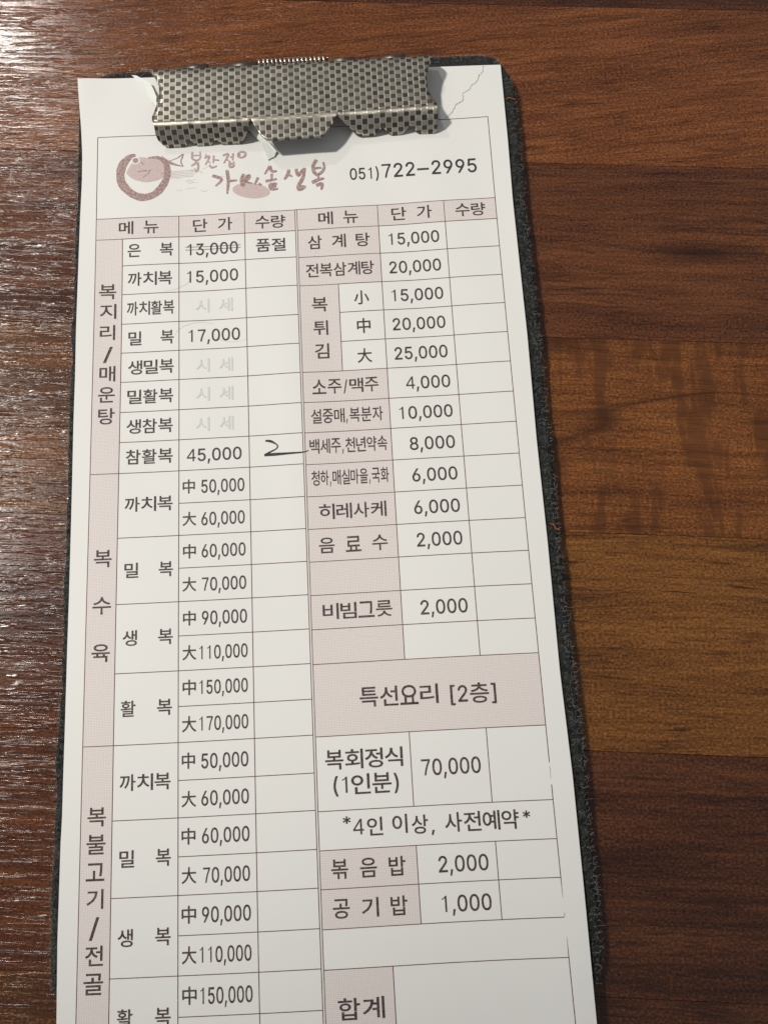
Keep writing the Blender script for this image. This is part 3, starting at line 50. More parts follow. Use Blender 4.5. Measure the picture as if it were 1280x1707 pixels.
TEXTS = [
  ["h","메 뉴",4.51,12.96,-21.55,2.96],
  ["h","단 가",19.68,28.09,-21.61,2.97],
  ["h","수량",32.51,38.94,-21.69,2.97],
  ["h","은  복",6.39,15.92,-26.74,2.92],
  ["h","품절",32.55,38.86,-27.01,2.92],
  ["h","까치복",6.46,15.72,-33.13,3.0],
  ["h","까치활복",6.37,16.11,-39.59,3.01],
  ["h","밀  복",6.72,16.04,-46.04,2.96],
  ["h","생밀복",6.71,16.04,-52.23,2.97],
  ["h","밀활복",6.68,15.94,-58.37,2.92],
  ["h","생참복",6.61,15.88,-64.48,2.93],
  ["h","참활복",6.6,15.89,-70.64,2.94],
  ["h","까치복",6.55,15.92,-80.03,2.86],
  ["h","밀  복",6.76,16.01,-92.62,2.81],
  ["h","생  복",6.65,16.06,-105.07,2.82],
  ["h","활  복",6.52,15.96,-117.56,2.82],
  ["h","까치복",6.53,15.77,-130.2,2.81],
  ["h","밀  복",6.7,15.83,-142.74,2.8],
  ["h","생  복",6.6,15.85,-155.27,2.79],
  ["h","활  복",6.69,15.88,-167.48,2.77],
  ["h","메 뉴",45.42,53.88,-21.62,2.97],
  ["h","단 가",60.42,68.99,-21.48,2.96],
  ["h","수량",73.53,79.95,-21.61,2.96],
  ["h","삼 계 탕",43.09,56.01,-26.97,3.06],
  ["h","전복삼계탕",42.5,56.52,-33.29,3.01],
  ["h","소주/맥주",42.9,56.09,-58.4,2.99],
  ["h","설중매,복분자",42.48,56.58,-64.46,2.94],
  ["h","백세주,천년약속",41.99,57.05,-70.49,2.95],
  ["h","청하,매실마을,국화",42.14,57.02,-76.81,2.95],
  ["h","히레사케",43.25,56.24,-83.4,3.01],
  ["h","음 료 수",43.01,56.12,-89.82,2.95],
  ["h","비빔그릇",43.2,56.25,-102.14,2.96],
  ["h","특선요리",49.22,63.58,-117.79,3.45],
  ["h","복회정식",42.65,56.59,-128.24,3.34],
  ["h","볶 음 밥",42.99,55.96,-146.16,3.15],
  ["h","공 기 밥",43.01,55.89,-152.42,3.09],
  ["h","합계",43.15,51.15,-167.7,3.29],
  ["f","시 세",20.12,27.83,-39.7,2.89],
  ["f","시 세",20.12,27.69,-52.48,2.85],
  ["f","시 세",20.1,27.67,-58.51,2.86],
  ["f","시 세",20.02,27.64,-64.67,2.81],
  ["v","복",0.86,4.32,-35.68,3.31],
  ["v","지",1.09,4.39,-40.0,3.27],
  ["v","리",1.18,4.22,-44.57,3.23],
  ["v","/",1.93,3.82,-49.19,3.31],
  ["v","매",1.3,4.42,-53.37,3.27],
  ["v","운",1.14,4.39,-57.74,3.23],
  ["v","탕",1.26,4.46,-62.19,3.32],
  ["v","복",1.16,4.47,-90.18,3.28],
  ["v","수",1.11,4.54,-98.94,3.2],
  ["v","육",1.14,4.5,-107.54,3.23],
  ["v","복",1.16,4.37,-135.67,3.16],
  ["v","불",1.09,4.39,-140.18,3.22],
  ["v","고",1.1,4.3,-144.63,2.89],
  ["v","기",1.3,4.21,-148.93,3.13],
  ["v","/",1.85,3.57,-153.44,3.56],
  ["v","전",1.27,4.33,-157.79,3.14],
  ["v","골",1.11,4.42,-162.15,3.28],
  ["v","복",43.56,46.69,-40.85,3.14],
  ["v","튀",43.68,46.61,-45.93,3.16],
  ["v","김",43.8,46.64,-50.89,3.18],
  ["c","小",52.04,55.05,-39.82,3.02],
  ["c","中",52.34,55.03,-45.94,3.22],
  ["c","大",52.11,55.0,-52.3,3.04],
  ["c","中",17.69,20.01,-77.01,2.77],
  ["c","大",17.63,20.24,-83.32,2.72],
  ["c","中",17.77,20.16,-89.52,2.73],
  ["c","大",17.66,20.22,-95.71,2.68],
  ["c","中",17.79,20.13,-101.96,2.68],
  ["c","大",17.68,20.2,-108.19,2.69],
  ["c","中",17.74,20.12,-114.35,2.74],
  ["c","大",17.63,20.18,-120.74,2.79],
  ["c","中",17.61,19.93,-126.98,2.74],
  ["c","大",17.55,20.11,-133.42,2.69],
  ["c","中",17.58,19.97,-139.53,2.73],
  ["c","大",17.57,20.11,-145.85,2.68],
  ["c","中",17.59,20.04,-152.06,2.81],
  ["c","大",17.6,20.07,-158.34,2.76],
  ["c","中",17.69,20.08,-164.48,2.79],
  ["c","大",17.58,20.05,-170.72,2.74],
  ["n","13,000",18.7,29.0,-27.04,2.58],
  ["n","15,000",18.61,28.92,-33.15,2.6],
  ["n","17,000",18.9,29.08,-46.1,2.58],
  ["n","45,000",18.49,28.97,-70.84,2.46],
  ["n","50,000",21.23,29.4,-77.12,2.53],
  ["n","60,000",21.21,29.36,-83.43,2.49],
  ["n","60,000",21.24,29.42,-89.57,2.44],
  ["n","70,000",21.27,29.43,-95.82,2.45],
  ["n","90,000",21.25,29.48,-102.02,2.46],
  ["n","110,000",20.79,29.49,-108.26,2.42],
  ["n","150,000",20.77,29.43,-114.42,2.43],
  ["n","170,000",20.75,29.4,-120.75,2.43],
  ["n","50,000",21.05,29.31,-127.16,2.49],
  ["n","60,000",21.03,29.31,-133.4,2.44],
  ["n","60,000",21.11,29.31,-139.56,2.44],
  ["n","70,000",21.26,29.29,-145.94,2.44],
  ["n","90,000",21.05,29.33,-152.16,2.44],
  ["n","110,000",20.66,29.3,-158.35,2.43],
  ["n","150,000",20.74,29.36,-164.58,2.47],
  ["n","170,000",20.64,29.3,-170.73,2.47],
  ["n","15,000",59.71,69.96,-27.15,2.58],
  ["n","20,000",59.48,69.9,-33.51,2.6],
  ["n","15,000",59.61,69.91,-39.74,2.55],
  ["n","20,000",59.44,69.89,-46.01,2.57],
  ["n","25,000",59.45,69.88,-52.26,2.59],
  ["n","4,000",61.32,69.94,-58.54,2.55],
  ["n","10,000",59.67,69.96,-64.67,2.5],
  ["n","8,000",61.27,69.93,-70.98,2.52],
  ["n","6,000",61.35,69.93,-77.24,2.53],
  ["n","6,000",61.3,69.91,-83.54,2.54],
  ["n","2,000",61.41,69.88,-89.78,2.55],
  ["n","2,000",61.27,69.87,-102.37,2.57],
  ["n","70,000",59.55,69.94,-130.33,2.71],
  ["n","2,000",61.4,69.92,-146.3,2.58],
  ["n","1,000",61.56,69.91,-152.59,2.57],
  ["p","051)",52.49,58.47,-11.63,2.69],
  ["p","722-2995",59.12,78.79,-11.34,3.19],
  ["p","[2층]",65.29,73.98,-118.06,3.55],
  ["p","(1인분)",43.85,55.69,-132.48,3.39],
  ["p","*",45.42,46.82,-138.23,1.18],
  ["p","4",47.18,49.02,-139.51,2.54],
  ["p","인",49.57,52.29,-139.57,3.02],
  ["p","이",53.92,56.53,-139.4,3.12],
  ["p","상",57.26,60.09,-139.68,3.12],
  ["p",",",60.6,61.17,-140.77,0.87],
  ["p","사전예약",62.83,75.91,-139.62,3.22],
  ["p","*",76.49,77.8,-138.8,1.17],
]

# ------------------------------------------------------------------ helpers
def link(name, me, parent=None, mat=None):
    o = bpy.data.objects.new(name, me); COL.objects.link(o)
    if mat: me.materials.append(mat)
    if parent: o.parent = parent
    return o
def mesh(name, verts, faces, parent=None, mat=None, smooth=False):
    me = bpy.data.meshes.new(name); me.from_pydata([(v[0]*MM, v[1]*MM, (v[2]+ZP)*MM) for v in verts], [], faces); me.update()
    if smooth: me.polygons.foreach_set('use_smooth', [True]*len(me.polygons))
    return link(name, me, parent, mat)
def tag(o, label=None, cat=None, group=None, kind=None):
    for k, v in (('label', label), ('category', cat), ('group', group), ('kind', kind)):
        if v: o[k] = v
    return o
def basis(x, y):
    x = x/82.; y = -y/160.
    return [x**i*y**j for i in range(4) for j in range(5)]
def warp(x, y):
    xx = max(min(x, 84), -2); yy = max(min(y, 4), -175)
    b = basis(xx, yy); return (x+sum(p*q[0] for p, q in zip(b, WARP)), y+sum(p*q[1] for p, q in zip(b, WARP)))
def zpap(x, y):          # gentle cockling of the sheet
    z = 0.15*math.sin(x*0.11+0.5)*math.sin(y*0.055+1)
    z += 0.20*math.exp(-((x-41.5-0.02*y)/5.0)**2)*math.exp(-((y+62)/45)**2)
    z += 0.10*math.sin(x*0.31+y*0.07)*math.exp(-((y+30)/40)**2)
    z += 0.55*math.exp(-((x+4.5)/5)**2)*math.exp(-((y-14)/9)**2)
    z += 0.8*math.exp(-((x-86)/9)**2)*math.exp(-((y+185)/30)**2)*0.5
    return z
def interp(poly, y, a=1, b=0):   # poly sorted by descending coordinate a, gives coordinate b
    if y >= poly[0][a]: p, q = poly[0], poly[1]
    elif y <= poly[-1][a]: p, q = poly[-2], poly[-1]
    else:
        for p, q in zip(poly, poly[1:]):
            if p[a] >= y >= q[a]: break
    t = (y-p[a])/(q[a]-p[a]); t = max(min(t, 1), 0) if y > poly[0][a]+1e-6 else min(t, 1)
    return p[b]+(q[b]-p[b])*t
def smooth(pts, n=6):
    if len(pts) < 3: return [tuple(p) for p in pts]
    P = [pts[0]]+list(pts)+[pts[-1]]; out = []
    for i in range(1, len(P)-2):
        for k in range(n):
            t = k/n; a, b, c, d = P[i-1], P[i], P[i+1], P[i+2]
            out.append(tuple(0.5*((2*b[j])+(-a[j]+c[j])*t+(2*a[j]-5*b[j]+4*c[j]-d[j])*t*t+(-a[j]+3*b[j]-3*c[j]+d[j])*t**3) for j in range(2)))
    out.append(tuple(pts[-1])); return out

# ------------------------------------------------------------------ node helpers
class N:
    def __init__(s, name):
        s.m = bpy.data.materials.new(name); s.m.use_nodes = True; s.t = s.m.node_tree; s.b = s.t.nodes['Principled BSDF']
    def n(s, typ, **kw):
        x = s.t.nodes.new(typ)
        for k, v in kw.items(): setattr(x, k, v)
        return x
    def l(s, a, b): s.t.links.new(a, b)
    def val(s, sock, v):
        if hasattr(v, 'is_output') or isinstance(v, bpy.types.NodeSocket): s.l(v, sock)
        else: sock.default_value = v
    def math(s, op, a, b=None, c=None, clamp=False):
        x = s.n('ShaderNodeMath', operation=op, use_clamp=clamp); s.val(x.inputs[0], a)
        if b is not None: s.val(x.inputs[1], b)
        if c is not None: s.val(x.inputs[2], c)
        return x.outputs[0]
    def coord(s, which='Object', scale=(1, 1, 1), rot=0, loc=(0, 0, 0)):
        tc = s.n('ShaderNodeTexCoord'); mp = s.n('ShaderNodeMapping'); s.l(tc.outputs[which], mp.inputs[0])
        mp.inputs['Scale'].default_value = scale; mp.inputs['Rotation'].default_value = (0, 0, rot); mp.inputs['Location'].default_value = loc
        return mp.outputs[0]
    def scaled(s, v, scale):
        mp = s.n('ShaderNodeMapping'); s.l(v, mp.inputs[0]); mp.inputs['Scale'].default_value = scale; return mp.outputs[0]
    def noise(s, v, scale=1.0, detail=3, rough=0.55, dist=0.0):
        x = s.n('ShaderNodeTexNoise'); s.l(v, x.inputs['Vector']); x.inputs['Scale'].default_value = scale
        x.inputs['Detail'].default_value = detail; x.inputs['Roughness'].default_value = rough; x.inputs['Distortion'].default_value = dist
        return x.outputs[0]
    def rng(s, v, a, b, c=0.0, d=1.0):
        x = s.n('ShaderNodeMapRange'); s.val(x.inputs[0], v)
        for i, q in enumerate((a, b, c, d)): x.inputs[i+1].default_value = q
        return x.outputs[0]
    def mix(s, f, a, b, mode='MIX'):
        x = s.n('ShaderNodeMix', data_type='RGBA', blend_type=mode); s.val(x.inputs[0], f)
        s.val(x.inputs[6], a if not isinstance(a, tuple) else (*a, 1)); s.val(x.inputs[7], b if not isinstance(b, tuple) else (*b, 1))
        return x.outputs[2]
    def bump(s, h, dist, strength=1.0, normal=None):
        x = s.n('ShaderNodeBump'); s.l(h, x.inputs['Height']); x.inputs['Distance'].default_value = dist; x.inputs['Strength'].default_value = strength
        if normal: s.l(normal, x.inputs['Normal'])
        s.l(x.outputs[0], s.b.inputs['Normal']); return x.outputs[0]
    def set(s, **kw):
        for k, v in kw.items():
            k = k.replace('_', ' '); s.val(s.b.inputs[k], (*v, 1) if isinstance(v, tuple) and len(v) == 3 else v)
        return s

# ------------------------------------------------------------------ materials
def wood(name, dark, mid, light, seed, slant=0.0, mottle=0.0, band=0.5, dashes=0.6, knot=None):
    s = N(name)
    base = s.coord('Object', (1, 1, 1), slant, (seed*0.37, seed*0.191, 0))
    # a slow wander bends the grain
    wn = s.n('ShaderNodeTexNoise'); s.l(s.scaled(base, (14, 40, 1)), wn.inputs['Vector']); wn.inputs['Scale'].default_value = 1; wn.inputs['Detail'].default_value = 2
    off = s.n('ShaderNodeVectorMath', operation='MULTIPLY_ADD'); s.l(wn.outputs['Color'], off.inputs[0]); off.inputs[1].default_value = (0, 0.006, 0); s.l(base, off.inputs[2])
    v = off.outputs[0]
    bands = s.noise(s.scaled(v, (9, 170, 1)), 1, 5, 0.62)
    fine = s.noise(s.scaled(v, (55, 1300, 1)), 1, 3, 0.6)
    mid_s = s.noise(s.scaled(v, (42, 620, 1)), 1, 4, 0.65)
    dash = s.noise(s.scaled(v, (95, 1050, 1)), 1, 2, 0.5)
    speck = s.noise(s.scaled(v, (1900, 2400, 1)), 1, 2, 0.6)
    patch = s.noise(s.scaled(v, (22, 45, 1)), 1, 3, 0.55)
    f = s.math('ADD', s.math('MULTIPLY', s.math('SUBTRACT', bands, 0.5), band*2.0), 0.5)
    f = s.math('MULTIPLY_ADD', s.math('SUBTRACT', fine, 0.5), 0.42, f)
    f = s.math('MULTIPLY_ADD', s.math('SUBTRACT', mid_s, 0.5), 0.62, f)
    f = s.math('MULTIPLY_ADD', s.math('SUBTRACT', speck, 0.5), 1.7, f)
    f = s.math('MULTIPLY_ADD', s.math('SUBTRACT', patch, 0.5), 0.65, f, clamp=True)
    r = s.n('ShaderNodeValToRGB'); s.l(f, r.inputs[0]); e = r.color_ramp.elements
    e[0].position = 0.1; e[0].color = (*dark, 1); e[1].position = 0.9; e[1].color = (*light, 1)
    m = e.new(0.5); m.color = (*mid, 1)
    c = r.outputs[0]
    gl = s.noise(s.scaled(v, (17, 330, 1)), 1, 4, 0.6, 0.2)
    gm = s.noise(s.scaled(v, (36, 90, 1)), 1, 2, 0.5)
    lines = s.rng(s.math('ABSOLUTE', s.math('SUBTRACT', gl, 0.5)), 0.004, 0.026, 1, 0)
    gl2 = s.noise(s.scaled(v, (30, 700, 1)), 1, 3, 0.6)
    lines2 = s.rng(s.math('ABSOLUTE', s.math('SUBTRACT', gl2, 0.47)), 0.004, 0.03, 1, 0)
    lines = s.math('MAXIMUM', s.math('MULTIPLY', lines, s.rng(gm, 0.42, 0.6)), s.math('MULTIPLY', lines2, s.rng(gm, 0.62, 0.42, 0, 0.7)))
    c = s.mix(s.math('MULTIPLY', s.math('MULTIPLY', lines, 0.62), s.rng(speck, 0.3, 0.6, 0.45, 1)), c, tuple(q*0.55 for q in dark))
    dk = s.math('MULTIPLY', s.rng(dash, 0.60, 0.74), dashes)
    c = s.mix(dk, c, tuple(q*0.42 for q in dark))
    if mottle:
        mo = s.noise(s.scaled(v, (200, 42, 1)), 1, 5, 0.65, 0.3)
        reg = s.noise(s.scaled(v, (13, 26, 1)), 1, 2, 0.5)
        g = s.math('MULTIPLY', s.rng(mo, 0.49, 0.57), s.rng(reg, 0.28, 0.42))
        g = s.math('MULTIPLY', g, s.rng(speck, 0.40, 0.56))
        c = s.mix(s.math('MULTIPLY', g, mottle), c, tuple(q*0.75 for q in dark))
        ctr = s.noise(s.scaled(v, (9, 34, 1)), 1, 1, 0.4, 0.6)
        ln = s.rng(s.math('ABSOLUTE', s.math('SUBTRACT', ctr, 0.5)), 0.001, 0.012, 1, 0)
        c = s.mix(s.math('MULTIPLY', ln, 0.65), c, tuple(q*0.7 for q in dark))
    if knot:
        kx, ky = knot
        sx = s.n('ShaderNodeSeparateXYZ'); s.l(s.coord('Object'), sx.inputs[0])
        dx = s.math('DIVIDE', s.math('SUBTRACT', sx.outputs[0], kx), 0.0095); dy = s.math('DIVIDE', s.math('SUBTRACT', sx.outputs[1], ky), 0.0020)
        d = s.math('SQRT', s.math('ADD', s.math('POWER', dx, 2), s.math('POWER', dy, 2)))
        d = s.math('ADD', d, s.math('MULTIPLY', s.math('SUBTRACT', mid_s, 0.5), 1.4))
        c = s.mix(s.math('MULTIPLY', s.rng(d, 0.2, 1.5, 1, 0), 0.8), c, tuple(q*0.5 for q in dark))
    s.set(Base_Color=c, Roughness=s.rng(fine, 0.3, 0.7, 0.23, 0.14), Specular_IOR_Level=0.45)
    wv = s.coord('Object', (1, 1, 1), 0, (seed*0.37, seed*0.191, 0))
    g1 = s.noise(s.scaled(wv, (66, 900, 1)), 1, 3, 0.55, 0.5)
    g2 = s.noise(s.scaled(wv, (420, 1500, 1)), 1, 2, 0.6)
    g3 = s.noise(s.scaled(wv, (1400, 2600, 1)), 1, 1, 0.5)
    grv = s.rng(g1, 0.46, 0.60)
    h = s.math('ADD', s.math('MULTIPLY', grv, 0.30), s.math('ADD', s.math('MULTIPLY', g1, 0.12), s.math('ADD', s.math('MULTIPLY', g2, 0.09), s.math('MULTIPLY', g3, 0.03))))
    s.bump(h, 0.00036, 1.0)
    return s.m
W_RED = dict(dark=(0.0474, 0.0121, 0.0043), mid=(0.1545, 0.0484, 0.0138), light=(0.2987, 0.1097, 0.0323))
W_DRK = dict(dark=(0.0268, 0.0074, 0.0033), mid=(0.0927, 0.0288, 0.0104), light=(0.1905, 0.0670, 0.0218))
W_TAN = dict(dark=(0.0474, 0.0140, 0.0047), mid=(0.1627, 0.0539, 0.0128), light=(0.2987, 0.1135, 0.0285))
W_GLD = dict(dark=(0.0536, 0.0177, 0.0047), mid=(0.1627, 0.0614, 0.0128), light=(0.2884, 0.1190, 0.0276))
W_PUR = dict(dark=(0.0185, 0.0056, 0.0029), mid=(0.0639, 0.0205, 0.0081), light=(0.1442, 0.0502, 0.0171))

def paper_mat(name, col, halftone=None):
    s = N(name)
    v = s.coord('Object')
    n1 = s.noise(s.scaled(v, (55, 55, 1)), 1, 3, 0.5); n2 = s.noise(s.scaled(v, (2600, 2600, 1)), 1, 2, 0.5)
    c = s.mix(s.rng(n1, 0.3, 0.7, 0, 0.05), col, tuple(q*0.90 for q in (col[0], col[1], col[2]*0.96)))
    if halftone:
        tc = s.coord('Object', (1, 1, 1), math.radians(45)); sx = s.n('ShaderNodeSeparateXYZ'); s.l(tc, sx.inputs[0])
        a = s.math('SINE', s.math('MULTIPLY', sx.outputs[0], 2*math.pi/0.00040)); b = s.math('SINE', s.math('MULTIPLY', sx.outputs[1], 2*math.pi/0.00040))
        d = s.rng(s.math('ADD', s.math('MULTIPLY', a, b), s.math('MULTIPLY', s.math('SUBTRACT', n2, 0.5), 0.9)), -0.1, 0.6)
        c = s.mix(s.math('MULTIPLY', d, 0.85), c, halftone)
    s.set(Base_Color=c, Roughness=0.62, Specular_IOR_Level=0.25)
    s.bump(s.math('ADD', s.math('MULTIPLY', n1, 6.0), n2), 0.00003, 0.35)
    return s.m
PAPER = (0.80, 0.795, 0.772)
M_PAPER = paper_mat('paper', PAPER)
M_CELL = paper_mat('pink_halftone_print', (0.765, 0.722, 0.695), (0.61, 0.515, 0.495))
def ink(name, col, var=0.25):
    s = N(name); v = s.coord('Object'); n = s.noise(s.scaled(v, (2200, 2200, 1)), 1, 2, 0.6)
    s.set(Base_Color=s.mix(s.rng(n, 0.35, 0.7, 0, var), col, PAPER), Roughness=0.6, Specular_IOR_Level=0.25)
    return s.m
M_INK = ink('brown_ink', (0.042, 0.0185, 0.0155), 0.12)
M_LINE = ink('rule_ink', (0.105, 0.034, 0.028), 0.08)
M_BLACK = ink('dark_phone_ink', (0.030, 0.022, 0.022), 0.08)
M_FAINT = ink('faint_ink', (0.62, 0.65, 0.60), 0.3)
M_PEN = ink('ballpoint_ink', (0.014, 0.014, 0.018), 0.08)
M_LOGO = ink('logo_ink', (0.29, 0.155, 0.138), 0.4)
M_LOGO2 = ink('pale_logo_ink', (0.43, 0.275, 0.255), 0.3)
M_LOGO3 = ink('tinted_logo_ink', (0.57, 0.44, 0.42), 0.25)
M_GHOST = ink('worn_ink', (0.60, 0.565, 0.53), 0.4)

def felt():
    s = N('dark_felt'); v = s.coord('Object')
    n = s.noise(s.scaled(v, (900, 900, 900)), 1, 4, 0.7, 1.5); n2 = s.noise(s.scaled(v, (120, 120, 120)), 1, 3, 0.6); n3 = s.noise(s.scaled(v, (2600, 2600, 2600)), 1, 2, 0.6)
    c = s.mix(s.rng(n, 0.38, 0.72), (0.008, 0.0085, 0.008), (0.068, 0.070, 0.066))
    c = s.mix(s.rng(n2, 0.5, 0.75, 0, 0.45), c, (0.020, 0.027, 0.036))
    c = s.mix(s.rng(n3, 0.62, 0.8, 0, 0.55), c, (0.17, 0.17, 0.16))
    s.set(Base_Color=c, Roughness=0.95, Specular_IOR_Level=0.1, Sheen_Weight=0.04)
    s.bump(n, 0.0008, 0.8); return s.m
M_FELT = felt()
M_LINT = N('grey_lint').set(Base_Color=(0.20, 0.20, 0.185), Roughness=0.9).m
M_THREAD = N('orange_thread').set(Base_Color=(0.42, 0.10, 0.03), Roughness=0.8).m

def clip_metal():
    s = N('checked_steel')
    uv = s.n('ShaderNodeUVMap'); sx = s.n('ShaderNodeSeparateXYZ'); s.l(uv.outputs[0], sx.inputs[0])
    CW, CH = 1.235, 0.98
    u = s.math('DIVIDE', sx.outputs[0], CW); vv = s.math('DIVIDE', sx.outputs[1], CH)
    fu = s.math('FRACT', u); fv = s.math('FRACT', vv)
    par = s.math('MODULO', s.math('ADD', s.math('FLOOR', u), s.math('FLOOR', vv)), 2.0)
    par = s.math('ABSOLUTE', par)
    inx = s.math('MULTIPLY', s.rng(fu, 0.04, 0.09), s.rng(fu, 0.92, 0.97, 1, 0))
    iny = s.math('MULTIPLY', s.rng(fv, -0.04, 0.02), s.rng(fv, 0.98, 1.04, 1, 0))
    dark = s.math('MULTIPLY', s.math('MULTIPLY', inx, iny), par)
    stripes = s.math('GREATER_THAN', s.math('SINE', s.math('MULTIPLY', fu, 2*math.pi*5)), 0.25)
    st = s.math('MULTIPLY', s.math('MULTIPLY', stripes, s.math('SUBTRACT', 1.0, par)), iny)
    edge = s.math('SUBTRACT', 1.0, inx)
    v = s.coord('Object'); dirt = s.noise(s.scaled(v, (260, 260, 260)), 1, 5, 0.65); grit = s.noise(s.scaled(v, (1500, 1500, 1500)), 1, 2, 0.6)
    c = s.mix(dark, (0.60, 0.58, 0.52), (0.080, 0.066, 0.048))
    c = s.mix(s.math('MULTIPLY', st, 0.55), c, (0.22, 0.20, 0.165))
    c = s.mix(s.math('MULTIPLY', edge, s.math('SUBTRACT', 1.0, dark)), c, (0.92, 0.89, 0.80))
    c = s.mix(s.rng(dirt, 0.50, 0.78, 0, 0.75), c, (0.10, 0.085, 0.062))
    c = s.mix(s.rng(grit, 0.6, 0.8, 0, 0.5), c, (0.10, 0.09, 0.07))
    cell = s.n('ShaderNodeCombineXYZ'); s.l(s.math('FLOOR', u), cell.inputs[0]); s.l(s.math('FLOOR', vv), cell.inputs[1])
    wn = s.n('ShaderNodeTexWhiteNoise'); wn.noise_dimensions = '2D'; s.l(cell.outputs[0], wn.inputs['Vector'])
    c = s.mix(s.rng(wn.outputs[0], 0, 1, 0, 0.38), c, (0.20, 0.18, 0.145))
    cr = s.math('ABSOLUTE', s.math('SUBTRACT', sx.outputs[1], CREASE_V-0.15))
    crease_glint = s.math('MULTIPLY', s.rng(cr, 0.15, 0.50, 1, 0), s.rng(dirt, 0.32, 0.52, 0.25, 0.95))  # highlight along the bend, painted into the steel's colour
    c = s.mix(crease_glint, c, (0.95, 0.88, 0.74))
    s.set(Base_Color=c, Metallic=0.85, Roughness=s.math('ADD', s.math('MULTIPLY', dark, 0.12), s.rng(dirt, 0.35, 0.7, 0.30, 0.48)))
    h = s.math('SUBTRACT', s.math('SUBTRACT', 1.0, s.math('MULTIPLY', dark, 0.9)), s.math('MULTIPLY', st, 0.45))
    s.bump(s.math('ADD', h, s.math('MULTIPLY', dirt, 0.5)), 0.00006, 0.6)
    return s.m
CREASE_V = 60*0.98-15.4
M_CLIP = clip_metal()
M_STEEL = N('worn_steel').set(Base_Color=(0.60, 0.57, 0.50), Metallic=1.0, Roughness=0.24).m
M_DKSTEEL = N('tarnished_steel').set(Base_Color=(0.16, 0.14, 0.12), Metallic=0.9, Roughness=0.4).m

# ------------------------------------------------------------------ table
ANG = math.atan2(-0.0924, 0.9957)
def table_plank(u0, u1, k, mat):
    """k-th strip below the seam that meets the clipboard near its top; local axes follow the grain"""
    va, vb = -0.5-40*k, -40.5-40*k
    L, Wd, T = (u1-u0)/2-0.03, 20-0.03, 3.0
    me = bpy.data.meshes.new('plank'); bm = bmesh.new()
    vs = [bm.verts.new((x*MM, y*MM, z*MM)) for z in (-T, 0) for x, y in ((-L, -Wd), (L, -Wd), (L, Wd), (-L, Wd))]
    for f in ((3, 2, 1, 0), (4, 5, 6, 7), (0, 1, 5, 4), (1, 2, 6, 5), (2, 3, 7, 6), (3, 0, 4, 7)): bm.faces.new([vs[i] for i in f])
    top = [e for e in bm.edges if all(v.co.z > -0.0001 for v in e.verts)]
    bmesh.ops.bevel(bm, geom=top, offset=0.05*MM, segments=1, affect='EDGES'); bm.to_mesh(me); bm.free()
    o = link('plank', me, table, mat)
    uc, vc = (u0+u1)/2, (va+vb)/2
    o.location = ((uc*math.cos(ANG)-vc*math.sin(ANG))*MM, (uc*math.sin(ANG)+vc*math.cos(ANG))*MM, 0)
    o.rotation_euler = (0, 0, ANG); return o
bm = bmesh.new(); bmesh.ops.create_cube(bm, size=1)
for v in bm.verts: v.co = Vector((v.co.x*0.80, v.co.y*0.72, v.co.z*0.02-0.0132))
bmesh.ops.rotate(bm, verts=bm.verts, cent=(0, 0, 0), matrix=Matrix.Rotation(ANG, 3, 'Z'))
for v in bm.verts: v.co += Vector((0.07, -0.08, 0))
me = bpy.data.meshes.new('table_top'); bm.to_mesh(me); bm.free()
table = link('table_top', me, None, N('chipboard').set(Base_Color=(0.10, 0.05, 0.03), Roughness=0.7).m)
tag(table, 'brown wood strip table top under the clipboard', None, None, 'structure')
mats = {}
def wm(key, seed, **kw):
    base = dict(dict(R=W_RED, D=W_DRK, T=W_TAN, G=W_GLD, P=W_PUR)[key]); base.update(kw)
    return wood('wood_strip', seed=seed, **base)
rows = {
 -2: [(-300, 440, wm('P', 20.6, band=0.4))],  # strip index -> pieces (end u, material)
 -1: [(-300, 440, wm('R', 1.1, slant=math.radians(-9), band=0.3, dashes=0.8))],
 0: [(-300, 44, wm('D', 2.3, band=0.5)), (44, 440, wm('D', 3.9, band=0.32, mid=(0.105, 0.035, 0.0125), knot=(-0.1145, 0.0000)))],
 1: [(-300, 30, wm('T', 5.2, band=0.5, mid=(0.0850, 0.0304, 0.0094))), (30, 440, wm('T', 6.4, mottle=0.62, band=0.35, dashes=0.35))],
 2: [(-300, 52, wm('D', 7.7, band=0.4, mid=(0.0850, 0.0258, 0.0108))), (52, 440, wm('G', 8.1, band=0.3, dashes=0.8))],
 3: [(-300, 38, wm('D', 9.6, band=0.5)), (38, 440, wm('P', 10.2, band=0.5))],
 4: [(-300, 47, wm('T', 11.5, band=0.6, mid=(0.0880, 0.0340, 0.0101))), (47, 440, wm('P', 12.9, band=0.7))],
}
gen = [wm('D', 14.4), wm('T', 15.8), wm('R', 16.3), wm('G', 17.1)]
for k, ps in rows.items():
    for u0, u1, m in ps: table_plank(u0, u1, k, m)
for k in list(range(-6, -2))+list(range(5, 10)):
    cut = random.uniform(-80, 200)
    table_plank(-300, cut, k, gen[k % 4]); table_plank(cut, 440, k, gen[(k*3+1) % 4])

